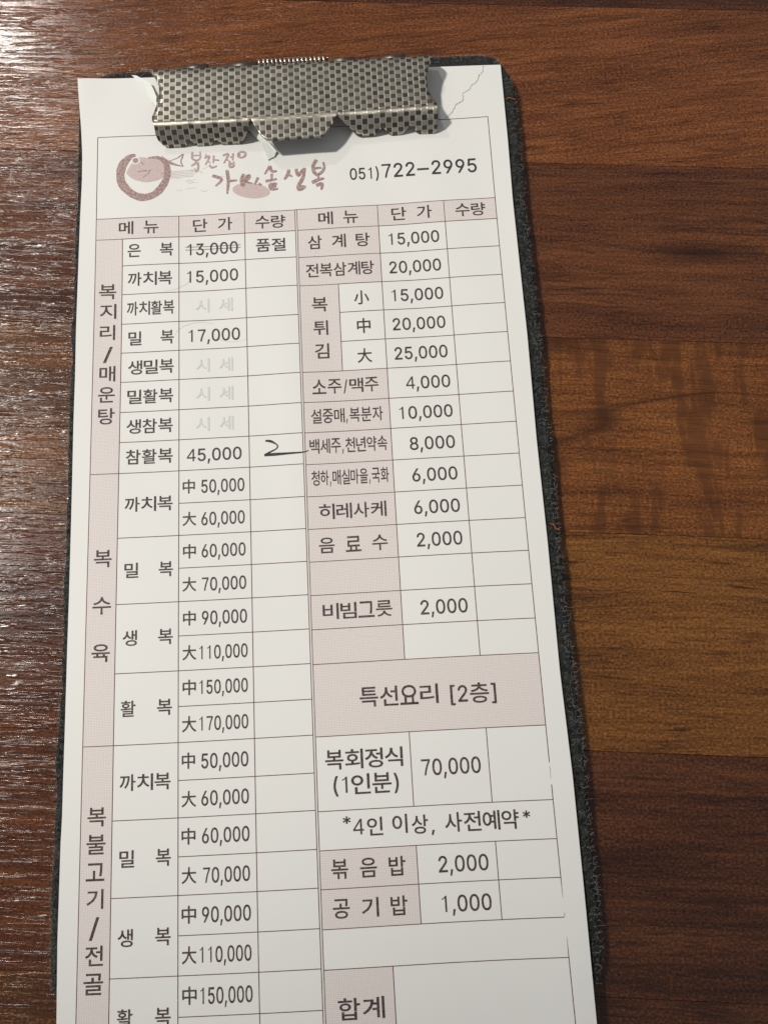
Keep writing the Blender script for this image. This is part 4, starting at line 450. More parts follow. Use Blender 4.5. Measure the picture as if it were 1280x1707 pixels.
# ------------------------------------------------------------------ clipboard
cb = bpy.data.objects.new('clipboard', None); COL.objects.link(cb); cb.location = (42*MM, -75*MM, 0)
tag(cb, 'narrow clipboard covered in fuzzy dark grey felt with a checked steel clip at its head', 'clipboard')
def child(o, p):
    o.parent = p
    if p.type == 'EMPTY': o.matrix_parent_inverse = Matrix.Translation(-p.location)
    return o
outline = [tuple(p) for p in BOARD_RIGHT]+[(83, -168.6), (78, -169.9), (60, -170.4), (30, -170.2), (6, -169.6), (0, -167.6)]+[tuple(p) for p in BOARD_LEFT[::-1]]
dense = []
for i, p in enumerate(outline):
    q = outline[(i+1) % len(outline)]; L = math.dist(p, q); n = max(1, int(L/0.9))
    for k in range(n): dense.append((p[0]+(q[0]-p[0])*k/n, p[1]+(q[1]-p[1])*k/n))
n = len(dense); nrm = []
for i in range(n):
    a, b = dense[i-3], dense[(i+3) % n]; dx, dy = b[0]-a[0], b[1]-a[1]; L = math.hypot(dx, dy) or 1
    nrm.append((-dy/L, dx/L))          # outline runs clockwise: this points outward
wob = [random.gauss(0, 1) for _ in range(n)]
wob = [sum(wob[(i+j) % n] for j in (-2, -1, 0, 1, 2))/5*0.16+random.gauss(0, 0.035) for i in range(n)]
prof = [(-0.75, -3.50), (-0.25, -3.40), (-0.02, -2.9), (0.0, -1.8), (-0.03, -1.05), (-0.30, -0.70), (-0.75, -0.53), (-1.6, -0.48)]
V = []; Fc = []
for off, z in prof:
    for i in range(n):
        o_ = off+wob[i]*(1 if off > -0.6 else 0.4); V.append((dense[i][0]+nrm[i][0]*o_, dense[i][1]+nrm[i][1]*o_, z+random.gauss(0, 0.03)*(z > -3.3)))
for r in range(len(prof)-1):
    for i in range(n):
        j = (i+1) % n; Fc.append((r*n+i, (r+1)*n+i, (r+1)*n+j, r*n+j))
Fc.append(tuple(range((len(prof)-1)*n, len(prof)*n))[::-1] if False else tuple(range((len(prof)-1)*n, len(prof)*n)))
Fc.append(tuple(range(n))[::-1])
board = mesh('board', V, Fc, None, M_FELT, True); child(board, cb)
bm = bmesh.new(); bm.from_mesh(board.data); bmesh.ops.recalc_face_normals(bm, faces=bm.faces); bm.to_mesh(board.data); bm.free()
# loose fibres standing off the felt edge
V = []; Fc = []
for _ in range(6500):
    i = random.randrange(n); p = dense[i]; nx, ny = nrm[i]
    inset = random.choice((0.05, 0.2, 0.5, 1.0, 1.8)); z = -0.50-max(0, (0.6-inset))*random.random()*3.0
    a0 = math.atan2(ny, nx)+random.gauss(0, 0.9); L = abs(random.gauss(0.45, 0.35))+0.1; wd = random.uniform(0.010, 0.022)
    x, y = p[0]-nx*inset, p[1]-ny*inset; ben = random.gauss(0, 1.6); b0 = len(V); K = 4; lift = random.uniform(-0.1, 0.20)
    for k in range(K+1):
        t = k/K; a = a0+ben*t; V.append((x-math.sin(a)*wd, y+math.cos(a)*wd, z+lift*math.sin(t*2.6))); V.append((x+math.sin(a)*wd, y-math.cos(a)*wd, z+lift*math.sin(t*2.6)+0.01))
        x += math.cos(a)*L/K; y += math.sin(a)*L/K
    for k in range(K): Fc.append((b0+2*k, b0+2*k+1, b0+2*k+3, b0+2*k+2))
fz = mesh('felt_fuzz', V, Fc, None, M_LINT); fz.parent = board; fz['kind'] = 'stuff'
def tube(path, rad, seg=8):
    V = []; Fc = []; P = [Vector(p) for p in path]
    up = Vector((0, 0, 1))
    for i, p in enumerate(P):
        t = (P[min(i+1, len(P)-1)]-P[max(i-1, 0)]).normalized(); a = t.cross(up)
        if a.length < 1e-3: a = t.cross(Vector((0, 1, 0)))
        a.normalize(); b = t.cross(a)
        for k in range(seg):
            th = 2*math.pi*k/seg; V.append(p+a*math.cos(th)*rad+b*math.sin(th)*rad)
    for i in range(len(P)-1):
        for k in range(seg):
            j = (k+1) % seg; Fc.append((i*seg+k, i*seg+j, (i+1)*seg+j, (i+1)*seg+k))
    Fc.append(tuple(range(seg))); Fc.append(tuple(range((len(P)-1)*seg, len(P)*seg))[::-1])
    return V, Fc
for pts in ([(86.3, 4.2, -0.1), (86.9, 4.5, 0.0), (87.6, 4.3, -0.1), (88.3, 4.4, -0.5)], [(86.3, -88.0, -0.1), (87.0, -88.3, 0.05), (87.5, -89.1, -0.1), (88.1, -89.2, -0.4)]):
    V, Fc = tube(pts, 0.11); o = mesh('loose_thread', V, Fc, None, M_THREAD, True); o.parent = board


# clip: bent sheet steel with toothed jaws, hinge and spring
HZ = 4.2
XL, XR = 12.82, 71.25; YC = -0.35
def cx_(px): return XL+(px-253.5)*(XR-XL)/(728.4-253.5)
flapL = [(253, .42), (255, .62), (261, .85), (269, 1.0), (297, 1.0), (304, .80), (309.7, .70), (319, 1.0), (341, 1.0), (352, .73), (363, 1.0), (394, .98), (404, .62), (414, .12)]
flapR = [(562, .10), (580, .55), (597, .92), (620.6, .94), (635, .58), (650.5, .99), (667.5, .99), (681.6, .58), (698.8, 1.02), (722, 1.05), (727.5, .90), (729, .45)]
V = []; Fc = []; UV = []
def crease_y(x): return YC-0.55*math.sin(math.pi*(x-XL)/(XR-XL))*0.6+0.35*(x-XL)/(XR-XL)
NU = 60
vrows = [(-1.5, 1.8), (-1.35, 2.7), (-0.85, 3.55), (-0.1, 4.0), (0.8, HZ)]     # curl over the hinge (distance from plate top, height)
ytop = interp(PLATE_LEFT, 99, 1, 1)
grid = []
def plate_x(y, side):
    P_ = PLATE_LEFT if side == 0 else PLATE_RIGHT
    P2 = [tuple(p) for p in P_]
    return interp(P2, min(y, P2[0][1]), 1, 0)
ys = [('c', d, z) for d, z in vrows]+[('y', t, 0) for t in [i/16 for i in range(1, 17)]]
arc = 0.0; last = None
for kind, a, z in ys:
    rowi = []
    for i in range(NU+1):
        s_ = i/NU; yt = PLATE_LEFT[0][1]*(1-s_)+PLATE_RIGHT[0][1]*s_; 
        if kind == 'c': y = yt-a; yy = yt-max(a, 0); zz = z
        else:
            y0 = yt-0.8; t = a; xm = XL+(XR-XL)*s_; yc = crease_y(xm); y = y0+(yc-y0)*t; yy = y
            zz = HZ+0.12*math.sin(math.pi*t)+0.03*math.sin(s_*9)
        if kind == 'y' and a == 1: xl, xr = XL, XR
        else: xl, xr = plate_x(yy, 0), plate_x(yy, 1)
        x = xl+(xr-xl)*s_
        rowi.append(len(V)); V.append((x, y, zz))
    mid = V[rowi[NU//2]]
    if last is not None: arc += math.dist(last[1:], mid[1:])
    last = mid
    for i in rowi: UV.append((V[i][0]+40*1.235, 60*0.98-arc))
    grid.append(rowi)
for a, b in zip(grid, grid[1:]):
    for i in range(NU): Fc.append((a[i], b[i], b[i+1], a[i+1]))
arc_c = arc
def flap(prof_, yb, zb_, outer_r=0.0, K=7):
    base = []
    xs = []
    for (p, t), (q, u) in zip(prof_, prof_[1:]):
        m = max(1, int((q-p)/3))
        for k in range(m): xs.append((cx_(p+(q-p)*k/m), t+(u-t)*k/m))
    xs.append((cx_(prof_[-1][0]), prof_[-1][1]))
    cols = []
    for x, t in xs:
        yc = crease_y(x); col = []
        for k in range(K+1):
            s_ = t*k/K; ang = min(s_*2.5, 1.0)          # rounded bend, then straight down
            yy = yc+(yb-yc)*(s_*0.62+0.38*s_*s_ + 0.22*math.sin(math.pi*min(s_, 1)))
            zz = HZ+(zb_-HZ)*s_
            col.append(len(V)); V.append((x, yy, zz)); UV.append((x+40*1.235, 60*0.98-arc_c-s_*math.hypot(yb-yc, zb_-HZ)))
        cols.append(col)
    for a, b in zip(cols, cols[1:]):
        for k in range(K): Fc.append((a[k], a[k+1], b[k+1], b[k]))
flap(flapL, -3.3, 0.15); flap(flapR, -3.4, 0.15)
# the middle tab stays level
tabp = [(416, 0.02), (441, 1.0), (532, 0.98), (560.5, 0.03)]
flap(tabp, -5.6, 3.75)
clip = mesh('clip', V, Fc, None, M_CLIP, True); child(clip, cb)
uvl = clip.data.uv_layers.new(name='UVMap')
for lp in clip.data.loops: uvl.data[lp.index].uv = UV[lp.vertex_index]
bm = bmesh.new(); bm.from_mesh(clip.data); bmesh.ops.remove_doubles(bm, verts=bm.verts, dist=0.02*MM)
for f in bm.faces: f.normal_update()
for f in bm.faces:
    if f.normal.z < 0: f.normal_flip()
bm.to_mesh(clip.data); bm.free()
sd = clip.modifiers.new('thickness', 'SOLIDIFY'); sd.thickness = 0.22*MM; sd.offset = -1; sd.use_even_offset = False
def hy(x): return 14.0-0.45*(x-12)/60     # hinge line
V, Fc = tube([(12.3+i*1.0, hy(12.3+i), 2.0) for i in range(60)], 0.45, 10); o = mesh('hinge_rod', V, Fc, None, M_DKSTEEL, True); o.parent = clip
V, Fc = tube([(34.4+14.5*i/360, hy(34.4+14.5*i/360)+0.35+0.95*math.cos(2*math.pi*16*i/360), 2.1+0.95*math.sin(2*math.pi*16*i/360)) for i in range(361)], 0.26, 6)
o = mesh('spring', V, Fc, None, M_STEEL, True); o.parent = clip
for x0, x1 in ((18.5, 23.6), (28.0, 34.0), (50.0, 54.9), (60.6, 65.6)):
    V = []; Fc = []; K = 10
    for s_, x in ((0, x0), (1, x1)):
        for rr in (0.72, 1.05):
            for k in range(K+1):
                a = math.radians(-80+k*200/K); V.append((x, hy(x)+0.15+rr*math.cos(a), 1.75+rr*math.sin(a)))
    m = K+1
    for k in range(K):
        Fc += [(m+k, m+k+1, 3*m+k+1, 3*m+k), (k+1, k, 2*m+k, 2*m+k+1), (k, k+1, m+k+1, m+k), (2*m+k+1, 2*m+k, 3*m+k, 3*m+k+1)]
    Fc += [(0, m, 3*m, 2*m), (m-1, 3*m-1, 4*m-1, 2*m-1)]
    o = mesh('hinge_knuckle', V, Fc, None, M_DKSTEEL, True); o.parent = clip
V = [(x, y, z) for z in (-0.7, -0.40) for x, y in ((14, 0), (70, 0), (70, 13.6), (14, 14.1))]
o = mesh('base_plate', V, [(3, 2, 1, 0), (4, 5, 6, 7), (0, 1, 5, 4), (1, 2, 6, 5), (2, 3, 7, 6), (3, 0, 4, 7)], None, M_DKSTEEL); o.parent = clip

# ------------------------------------------------------------------ menu sheet
V = []; Fc = []; NX = 80; YB = -196.0; rows_y = []
NY = 190
for side in (0, 1):
    for j in range(NY+1):
        t = j/NY
        for i in range(NX+1):
            s_ = i/NX; yt = 14.71+(12.79-14.71)*s_ - 0.12*math.sin(math.pi*s_)
            y = yt+(YB-yt)*t
            xl = interp([tuple(p) for p in PAPER_LEFT], y); xr = interp([tuple(p) for p in PAPER_RIGHT], y)
            if y < PAPER_LEFT[-1][1]: xl = PAPER_LEFT[-1][0]+0.01*(PAPER_LEFT[-1][1]-y)
            if y < PAPER_RIGHT[-1][1]: xr = PAPER_RIGHT[-1][0]
            x = xl+(xr-xl)*s_
            V.append((x, y, zpap(x, y)-side*0.10))
m = (NX+1)*(NY+1)
for j in range(NY):
    for i in range(NX):
        a = j*(NX+1)+i; Fc.append((a, a+NX+1, a+NX+2, a+1)); Fc.append((m+a, m+a+1, m+a+NX+2, m+a+NX+1))
for j in range(NY):
    for i, fl in ((0, 0), (NX, 1)):
        a = j*(NX+1)+i; b = a+NX+1; Fc.append((a, m+a, m+b, b) if not fl else (a, b, m+b, m+a))
for i in range(NX):
    for j, fl in ((0, 1), (NY, 0)):
        a = j*(NX+1)+i; b = a+1; Fc.append((a, m+a, m+b, b) if not fl else (a, b, m+b, m+a))
sheet = mesh('menu_sheet', V, Fc, None, M_PAPER)
tag(sheet, 'long white printed Korean price list with pink columns, held under the steel clip', 'menu')
def on(x, y, lift):      # a point of the ideal printed layout, laid on the sheet
    X, Y = warp(x, y); return (X, Y, zpap(X, Y)+lift)
def strip(name, p, q, wd, lift, mat, wd2=None):
    n_ = max(1, int(math.dist(p, q)/1.2)); dx, dy = q[0]-p[0], q[1]-p[1]; L = math.hypot(dx, dy); nx, ny = -dy/L, dx/L
    V = []; Fc = []
    for k in range(n_+1):
        t = k/n_; w_ = (wd+((wd2 if wd2 is not None else wd)-wd)*t)/2
        for s_ in (-1, 1): V.append(on(p[0]+dx*t+nx*w_*s_, p[1]+dy*t+ny*w_*s_, lift))
    for k in range(n_): Fc.append((2*k, 2*k+2, 2*k+3, 2*k+1))
    return mesh(name, V, Fc, sheet, mat)
def patch(x0, x1, y0, y1, lift=0.02):
    nx, ny = max(1, int((x1-x0)/1.5)), max(1, int(abs(y1-y0)/1.8)); V = []; Fc = []
    for j in range(ny+1):
        for i in range(nx+1): V.append(on(x0+(x1-x0)*i/nx, y0+(y1-y0)*j/ny, lift))
    for j in range(ny):
        for i in range(nx): a = j*(nx+1)+i; Fc.append((a, a+nx+1, a+nx+2, a+1))
    return mesh('shaded_cell', V, Fc, sheet, M_CELL)
X = CX; Y = RY; YE = -186.0
patch(X['O'], X['C'], Y['L0'], Y['L1']); patch(X['C'], X['D'], Y['L0'], Y['L1']); patch(X['D'], X['E'], Y['L0'], Y['L1'])
patch(X['O'], X['A'], Y['L1'], Y['L9']); patch(X['O'], X['A'], Y['L9'], Y['L17']); patch(X['O'], X['A'], Y['L17'], YE)
for a, b in (('F', 'H'), ('H', 'I'), ('I', 'J')): patch(X[a], X[b], Y['R0'], Y['R1'])
for a, b in (('R1', 'R2'), ('R2', 'R3')): patch(X['F'], X['H'], Y[a], Y[b])
patch(X['F'], X['G'], Y['R3'], Y['R6'])
for i in range(6, 15): patch(X['F'], X['H'], Y['R%d' % i], Y['R%d' % (i+1)])
patch(X['F'], X['J'], Y['R15'], Y['R16'])
for i in (18, 19): patch(X['F'], X['H'], Y['R%d' % i], Y['R%d' % (i+1)])
patch(X['F'], X['K'], Y['R21'], YE)
LW = 0.135
def hl(a, b, y): strip('ruled_line', (X[a] if isinstance(a, str) else a, y), (X[b] if isinstance(b, str) else b, y), LW, 0.030, M_LINE)
def vl(x, y0, y1, w_=LW, w2=None): strip('ruled_line', (X[x] if isinstance(x, str) else x, y0), (X[x] if isinstance(x, str) else x, y1), w_, 0.036, M_LINE, w2)
hl('O', 'J', 0.0); hl('O', 'E', Y['L0']); hl('E', 'J', (Y['L0']+Y['R0'])/2+0.02)
for i in range(1, 25):
    a = 'O' if i in (1, 9, 17) else ('A' if i in (2, 3, 4, 5, 6, 7, 8, 11, 13, 15, 19, 21, 23) else 'C'); hl(a, 'E', Y['L%d' % i])
hl('A', 'E', Y['L24']-6.2)
for i in range(1, 21): hl('G' if i in (4, 5) else 'F', 81.9 if i == 20 else 'J', Y['R%d' % i])
hl('F', 'J', Y['R21'])
vl('O', 0, YE); vl('A', Y['L1'], YE); vl('C', Y['L0'], YE); vl('D', Y['L0'], YE); vl('E', Y['L0'], YE); vl('F', Y['R0'], YE)
vl('H', Y['R0'], Y['R15']); vl('I', Y['R0'], Y['R15']); vl('G', Y['R3'], Y['R6'])
vl('H', Y['R16'], Y['R17']); vl('I', Y['R16'], Y['R17']); vl('H', Y['R18'], Y['R20']); vl('I', Y['R18'], Y['R20']); vl('K', Y['R21'], YE)
vl('J', 0, -130.5); vl('J', -131.2, -133.2, 0.06, 0.03); vl('J', -134.2, Y['R19']-0.2); vl('J', Y['R19']-0.2, Y['R19']-3.2, LW, 0.03); vl('J', Y['R20']+0.7, Y['R20'], 0.06); vl('J', Y['R20']-3.0, Y['R21'], 0.03, LW); vl('J', Y['R21'], YE)
strip('strikethrough', (X['C']+1.3, -25.75-0.70), (X['D']-0.9, -25.75-0.98+0.1), 0.09, 0.05, M_INK)
strip('strikethrough', (X['C']+1.3, -26.35-0.75), (X['D']-0.9, -26.35-0.95+0.1), 0.09, 0.05, M_INK)

# text: glyph outlines from Blender's built-in font, turned into thin print on the sheet
_cache = {}
def orient(r):
    vs, fs = r; out = []
    for f in fs:
        a = sum(vs[p][0]*vs[q][1]-vs[q][0]*vs[p][1] for p, q in zip(f, f[1:]+f[:1])); out.append(f if a > 0 else f[::-1])
    return vs, out
def glyphs(s):
    if s in _cache: return _cache[s]
    cu = bpy.data.curves.new('t', 'FONT'); cu.body = s; cu.resolution_u = 3; cu.offset = 0.0
    o = bpy.data.objects.new('t', cu); COL.objects.link(o); bpy.context.view_layer.update()
    dg = bpy.context.evaluated_depsgraph_get(); me = o.evaluated_get(dg).to_mesh()
    r = ([tuple(v.co) for v in me.vertices], [tuple(p.vertices) for p in me.polygons])
    r = orient(r); o.evaluated_get(dg).to_mesh_clear(); bpy.data.objects.remove(o); bpy.data.curves.remove(cu)
    _cache[s] = r; return r
BOLD = [0.0]
def inflate(vs, fs, d):  # make a glyph bolder by pushing its outline outwards
    cnt = {}
    for f in fs:
        for a, b in zip(f, f[1:]+f[:1]): cnt[(a, b)] = cnt.get((a, b), 0)+1
    acc = {}
    for (a, b) in cnt:
        if (b, a) in cnt: continue
        dx, dy = vs[b][0]-vs[a][0], vs[b][1]-vs[a][1]; L = math.hypot(dx, dy)
        if L < 1e-7: continue
        for i in (a, b): acc.setdefault(i, []).append((dy/L, -dx/L))
    out = [list(v[:2]) for v in vs]
    for i, ns in acc.items():
        if len(ns) < 2: n0 = ns[0]; k = 1
        else:
            n0 = (ns[0][0]+ns[1][0], ns[0][1]+ns[1][1]); L = math.hypot(*n0)
            if L < 0.5: continue
            n0 = (n0[0]/L, n0[1]/L); k = min(1/max(n0[0]*ns[0][0]+n0[1]*ns[0][1], 0.5), 1.5)
        out[i][0] += n0[0]*d*k; out[i][1] += n0[1]*d*k
    return out
def latin(s):            # digits and marks from the embedded outlines
    vs, fs, x = [], [], 0.0
    for ch in s:
        adv, v, f = GLYPHS[ch]; b0 = len(vs); v, f = orient((v, [tuple(q) for q in f]))
        if ch == '-': v = [(0.02+(p[0]-0.10)*1.9, p[1]) for p in v]; adv = 0.53
        if ch not in '147': v = inflate(v, [tuple(q) for q in f], 0.008)
        vs += [(p[0]+x, p[1]) for p in v]; fs += [tuple(i+b0 for i in q) for q in f]; x += adv
    return vs, fs
def place_latin(V, Fc, s, x0, x1, yc, h, lift):
    vs, fs = latin(s); a, b, _, _ = bbox(vs); b0 = len(V)
    for v in vs: V.append(on(x0+(v[0]-a)/(b-a)*(x1-x0), yc+(v[1]/0.516-0.5)*h, lift))
    Fc += [tuple(i+b0 for i in f) for f in fs]
def bbox(vs): return min(v[0] for v in vs), max(v[0] for v in vs), min(v[1] for v in vs), max(v[1] for v in vs)
def place(V, Fc, s, x0, x1, yc, h, lift, cell=False):
    vs, fs = glyphs(s); vs = inflate(vs, fs, 0.011); a, b, c, d = bbox(vs)
    if cell: c, d = -0.13, 0.86          # full em height of a Korean syllable, keeps the glyph's own proportions
    b0 = len(V)
    for v in vs: V.append(on(x0+(v[0]-a)/(b-a)*(x1-x0), yc+((v[1]-c)/(d-c)-0.5)*h, lift))
    Fc += [tuple(i+b0 for i in f) for f in fs]
NAMES = dict(h='printed_name', f='faint_print', v='vertical_print', c='size_mark', n='printed_price', p='printed_note')
for kind, s, x0, x1, yc, h in TEXTS:
    V = []; Fc = []; mat = {'f': M_FAINT}.get(kind, M_INK); lift = 0.045
    name = NAMES[kind]
    if s in ('051)', '722-2995'): mat = M_BLACK; name = 'phone_number'
    if kind in 'hf' or s in ('사전예약', '(1인분)', '[2층]'):
        
        lat = '/,()[]12'
        wts = {' ': 0.55 if '  ' not in s else 0.62, ',': 0.34, '/': 0.42, '(': 0.36, ')': 0.36, '[': 0.36, ']': 0.36, '1': 0.5, '2': 0.6}
        ws = [wts.get(ch, 1.0) for ch in s]; tot = sum(ws); x = x0
        for ch, w_ in zip(s, ws):
            cw = (x1-x0)*w_/tot
            if ch != ' ':
                BOLD[0] = 0.010
                if ch in ',': place_latin(V, Fc, ch, x+cw*0.25, x+cw*0.62, yc+h*0.02, h*0.80, lift)
                elif ch in '/()[]': place_latin(V, Fc, ch, x+cw*0.18, x+cw*0.82, yc, h*0.80, lift)
                elif ch in '12': place_latin(V, Fc, ch, x+cw*(0.12 if ch == '2' else 0.25), x+cw*(0.88 if ch == '2' else 0.72), yc, h*0.80, lift)
                else: place(V, Fc, ch, x+cw*0.045, x+cw*0.955, yc, h, lift, False)
            x += cw
    elif s == '/': place_latin(V, Fc, s, x0, x1, yc, h*0.85, lift)
    elif kind in 'vc' or (kind == 'p' and '\uac00' <= s[0] <= '\ud7a3'):
        BOLD[0] = 0.010; place(V, Fc, s, x0, x1, yc, h, lift)
    else:
        if s == '*': place_latin(V, Fc, s, x0, x1, yc-h*0.45, h*1.75, lift)
        elif s == ',': place_latin(V, Fc, s, x0, x1, yc+h*0.9, h*2.4, lift)
        else: place_latin(V, Fc, s, x0, x1, yc, h, lift)
    if not V: continue
    mesh(name, V, Fc, sheet, mat)

# brush lettering and emblem of the head, pen mark, tear
def ribbon(V, Fc, pts, widths, lift, sm=6):
    P = smooth(pts, sm); n_ = len(P); b0 = len(V)
    for i, p in enumerate(P):
        a, b = P[max(i-1, 0)], P[min(i+1, n_-1)]; dx, dy = b[0]-a[0], b[1]-a[1]; L = math.hypot(dx, dy) or 1
        t = i/(n_-1)*(len(widths)-1); k = min(int(t), len(widths)-2); w_ = (widths[k]+(widths[k+1]-widths[k])*(t-k))/2
        w_ *= 1+0.05*math.sin(i*0.43+b0)+0.03*math.sin(i*0.97)
        for s_ in (-1, 1):
            x, y = p[0]-dy/L*w_*s_, p[1]+dx/L*w_*s_; V.append((x, y, zpap(x, y)+lift))
    for i in range(n_-1): Fc.append((b0+2*i, b0+2*i+2, b0+2*i+3, b0+2*i+1))
def poly(V, Fc, pts, lift, sm=4):
    P = smooth(list(pts)+[pts[0]], sm)[:-1]; cx0 = sum(p[0] for p in P)/len(P); cy0 = sum(p[1] for p in P)/len(P); b0 = len(V)
    V.append((cx0, cy0, zpap(cx0, cy0)+lift))
    for p in P: V.append((p[0], p[1], zpap(*p)+lift))
    for i in range(len(P)): Fc.append((b0, b0+1+(i+1) % len(P), b0+1+i))
def ellipse(cx0, cy0, a, b, rot=0, n_=28):
    return [(cx0+a*math.cos(t)*math.cos(rot)-b*math.sin(t)*math.sin(rot), cy0+a*math.cos(t)*math.sin(rot)+b*math.sin(t)*math.cos(rot)) for t in [2*math.pi*i/n_ for i in range(n_)]]
V = []; Fc = []; poly(V, Fc, FISH, 0.020); mesh('emblem_tint', V, Fc, sheet, M_LOGO3)
V = []; Fc = []; ribbon(V, Fc, RING, [0.5, 1.1, 1.6, 1.8, 1.8, 1.75, 1.7, 1.7, 1.65, 1.6, 1.6, 1.55, 1.5, 1.35, 1.2, 0.9, 0.7, 0.5, 0.25], 0.030)
ribbon(V, Fc, [TAIL[0], TAIL[1], TAIL[2], TAIL[3]], [1.1, 0.75, 0.45, 0.12], 0.034); ribbon(V, Fc, [TAIL[1], TAIL[6], TAIL[5], TAIL[4], TAIL[3]], [0.1, 0.2, 0.3, 0.25, 0.2], 0.038)
ex, ey = EYE[0]
mesh('brush_ring_emblem', V, Fc, sheet, M_LOGO)
V = []; Fc = []; poly(V, Fc, ellipse(ex, ey, 0.92, 0.92), 0.036, 1); mesh('eye_ring', V, Fc, sheet, M_PAPER)
V = []; Fc = []; poly(V, Fc, ellipse(ex, ey, 0.60, 0.60), 0.044, 1)
for a, b in (((9.05, -6.3), (9.35, -6.7)), ((9.35, -6.7), (9.6, -7.0)), ((8.3, -8.6), (9.3, -8.35)), ((9.3, -8.35), (10.4, -8.45)), ((10.95, -8.2), (10.6, -9.0)), ((10.6, -9.0), (9.5, -9.9)), ((13.2, -9.2), (13.7, -9.15)), ((8.6, -7.3), (8.75, -7.2))): ribbon(V, Fc, [a, b], [0.22, 0.16], 0.046)
mesh('eye_and_marks', V, Fc, sheet, M_LOGO)
for st_, mt, wd, nm in ((BRUSH1, M_LOGO2, 0.42, 'small_brush_lettering'), (BRUSH2, M_LOGO, 0.64, 'large_brush_lettering')):
    V = []; Fc = []
    for i, st in enumerate(st_): ribbon(V, Fc, [tuple(p) for p in st], [wd*0.95, wd*1.15, wd*0.95, wd*0.55], 0.034+i*0.003)
    mesh(nm, V, Fc, sheet, mt)
V = []; Fc = []; poly(V, Fc, ellipse(31.9, -14.4, 3.9, 1.75, -0.16), 0.018); mesh('oval_stamp', V, Fc, sheet, M_LOGO3)
V = []; Fc = []
for i in range(5): ribbon(V, Fc, [(14.9, -8.95-i*0.36), (17.5, -8.8-i*0.36), (19.9+0.25*(i % 2), -8.75-i*0.36)], [0.16, 0.12, 0.10], 0.02)
mesh('worn_print', V, Fc, sheet, M_LOGO3)
V = []; Fc = []
for k in range(16):
    x = random.uniform(15.2, 25); y = random.uniform(-13.8, -9.2) if k > 4 else random.uniform(-9.4, -8.2)
    ribbon(V, Fc, [(x, y), (x+random.uniform(0.3, 1.0), y+random.uniform(-.5, .5)), (x+random.uniform(1.0, 2.2), y+random.uniform(-.5, .5))], [0.05, 0.10, 0.05], 0.02+k*0.0006)
mesh('worn_print', V, Fc, sheet, M_GHOST)
V = []; Fc = []
for k, (x, y, r) in enumerate(((19.5, -20.5, 3.2), (27, -20, 2.5), (14, -33, 5), (28, -45.5, 4), (21, -46, 4.5), (54.5, -57, 3.0), (55.5, -78, 3.4), (52, -105, 3.6), (53, -88, 4), (47, -30, 2.5))):
    a0 = random.uniform(0, 6); ribbon(V, Fc, [(x+r*math.cos(a0+t*0.35)*(1+0.1*random.random()), y+0.6*r*math.sin(a0+t*0.35)) for t in range(7)], [0.03, 0.08, 0.09, 0.05, 0.03], 0.026+k*0.0004)
mesh('water_stain', V, Fc, sheet, M_GHOST)
V = []; Fc = []; ribbon(V, Fc, [tuple(p) for p in HAND2[:7]], [0.30, 0.50, 0.26, 0.22, 0.24, 0.30, 0.40], 0.052); ribbon(V, Fc, [tuple(p) for p in HAND2[6:]], [0.44, 0.56, 0.42, 0.24, 0.14], 0.056)
o = mesh('handwritten_two', V, Fc, sheet, M_PEN)
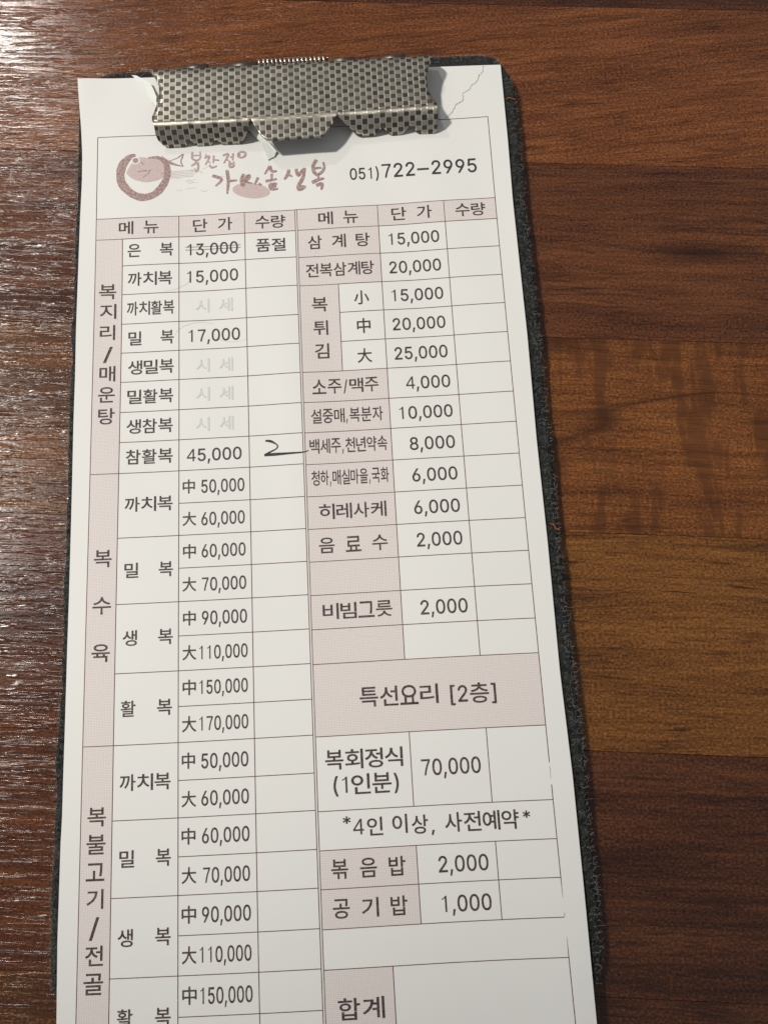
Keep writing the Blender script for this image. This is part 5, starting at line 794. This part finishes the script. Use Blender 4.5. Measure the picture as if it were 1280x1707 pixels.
# the torn line: a low frayed ridge across the corner
V = []; Fc = []; P = []
TE = [tuple(p) for p in TEAR]
for p, q in zip(TE, TE[1:]):
    for k in range(5):
        t = k/5; P.append((p[0]+(q[0]-p[0])*t+random.gauss(0, 0.10), p[1]+(q[1]-p[1])*t+random.gauss(0, 0.10)))
for i, p in enumerate(P):
    a, b = P[max(i-1, 0)], P[min(i+1, len(P)-1)]; dx, dy = b[0]-a[0], b[1]-a[1]; L = math.hypot(dx, dy) or 1; w_ = random.uniform(0.08, 0.24)
    for s_, z in ((-1, 0.004), (0.25, random.uniform(0.05, 0.16)), (1, 0.004)):
        x, y = p[0]-dy/L*w_*s_, p[1]+dx/L*w_*s_; V.append((x, y, zpap(x, y)+z))
for i in range(len(P)-1):
    for k in range(2): Fc.append((3*i+k, 3*i+3+k, 3*i+4+k, 3*i+k+1))
mesh('torn_edge', V, Fc, sheet, paper_mat('torn_fibres', (0.60, 0.60, 0.56)))

# ------------------------------------------------------------------ crumpled scraps caught in the clip
def scrap(name, pts, zs, label, seed):
    rnd = random.Random(seed); V = []; Fc = []; P = [tuple(p) for p in pts]; cx0 = sum(p[0] for p in P)/len(P); cy0 = sum(p[1] for p in P)/len(P)
    V.append((cx0, cy0, zs[-1])); nn = 0; ring = []
    for i, p in enumerate(P):
        q = P[(i+1) % len(P)]; z0, z1 = zs[i], zs[(i+1) % len(P)]
        for k in range(5):
            t = k/5; ring.append((p[0]+(q[0]-p[0])*t+rnd.gauss(0, .05)*(k > 0), p[1]+(q[1]-p[1])*t+rnd.gauss(0, .05)*(k > 0), z0+(z1-z0)*t))
    for f_ in (0.5, 1.0):
        for x, y, z in ring: V.append((cx0+(x-cx0)*f_, cy0+(y-cy0)*f_, zs[-1]+(z-zs[-1])*f_+(rnd.uniform(-.04, .04) if f_ < 1 else 0)))
    n_ = len(ring)
    for i in range(n_):
        j = (i+1) % n_; Fc.append((0, 1+j, 1+i)); Fc.append((1+i, 1+j, 1+n_+j, 1+n_+i))
    o = mesh(name, V, Fc, None, M_SCRAP); sm_ = o.modifiers.new('thickness', 'SOLIDIFY'); sm_.thickness = 0.06*MM
    tag(o, label, 'paper scrap'); return o
M_SCRAP = N('scrap_paper').set(Base_Color=(0.74, 0.77, 0.72), Roughness=0.45).m
scrap('paper_scrap', SCRAPA, [0.15, 0.3, 0.9, 1.2, 0.9, 0.35, 0.25, 0.7], 'thin crumpled paper sliver sticking out at the upper left end of the clip', 3)
scrap('paper_scrap', SCRAPB, [0.5, 1.6, 1.4, 0.5, 0.15, 0.15, 0.3, 0.75], 'small folded white paper bit poking from below the middle of the clip', 5)
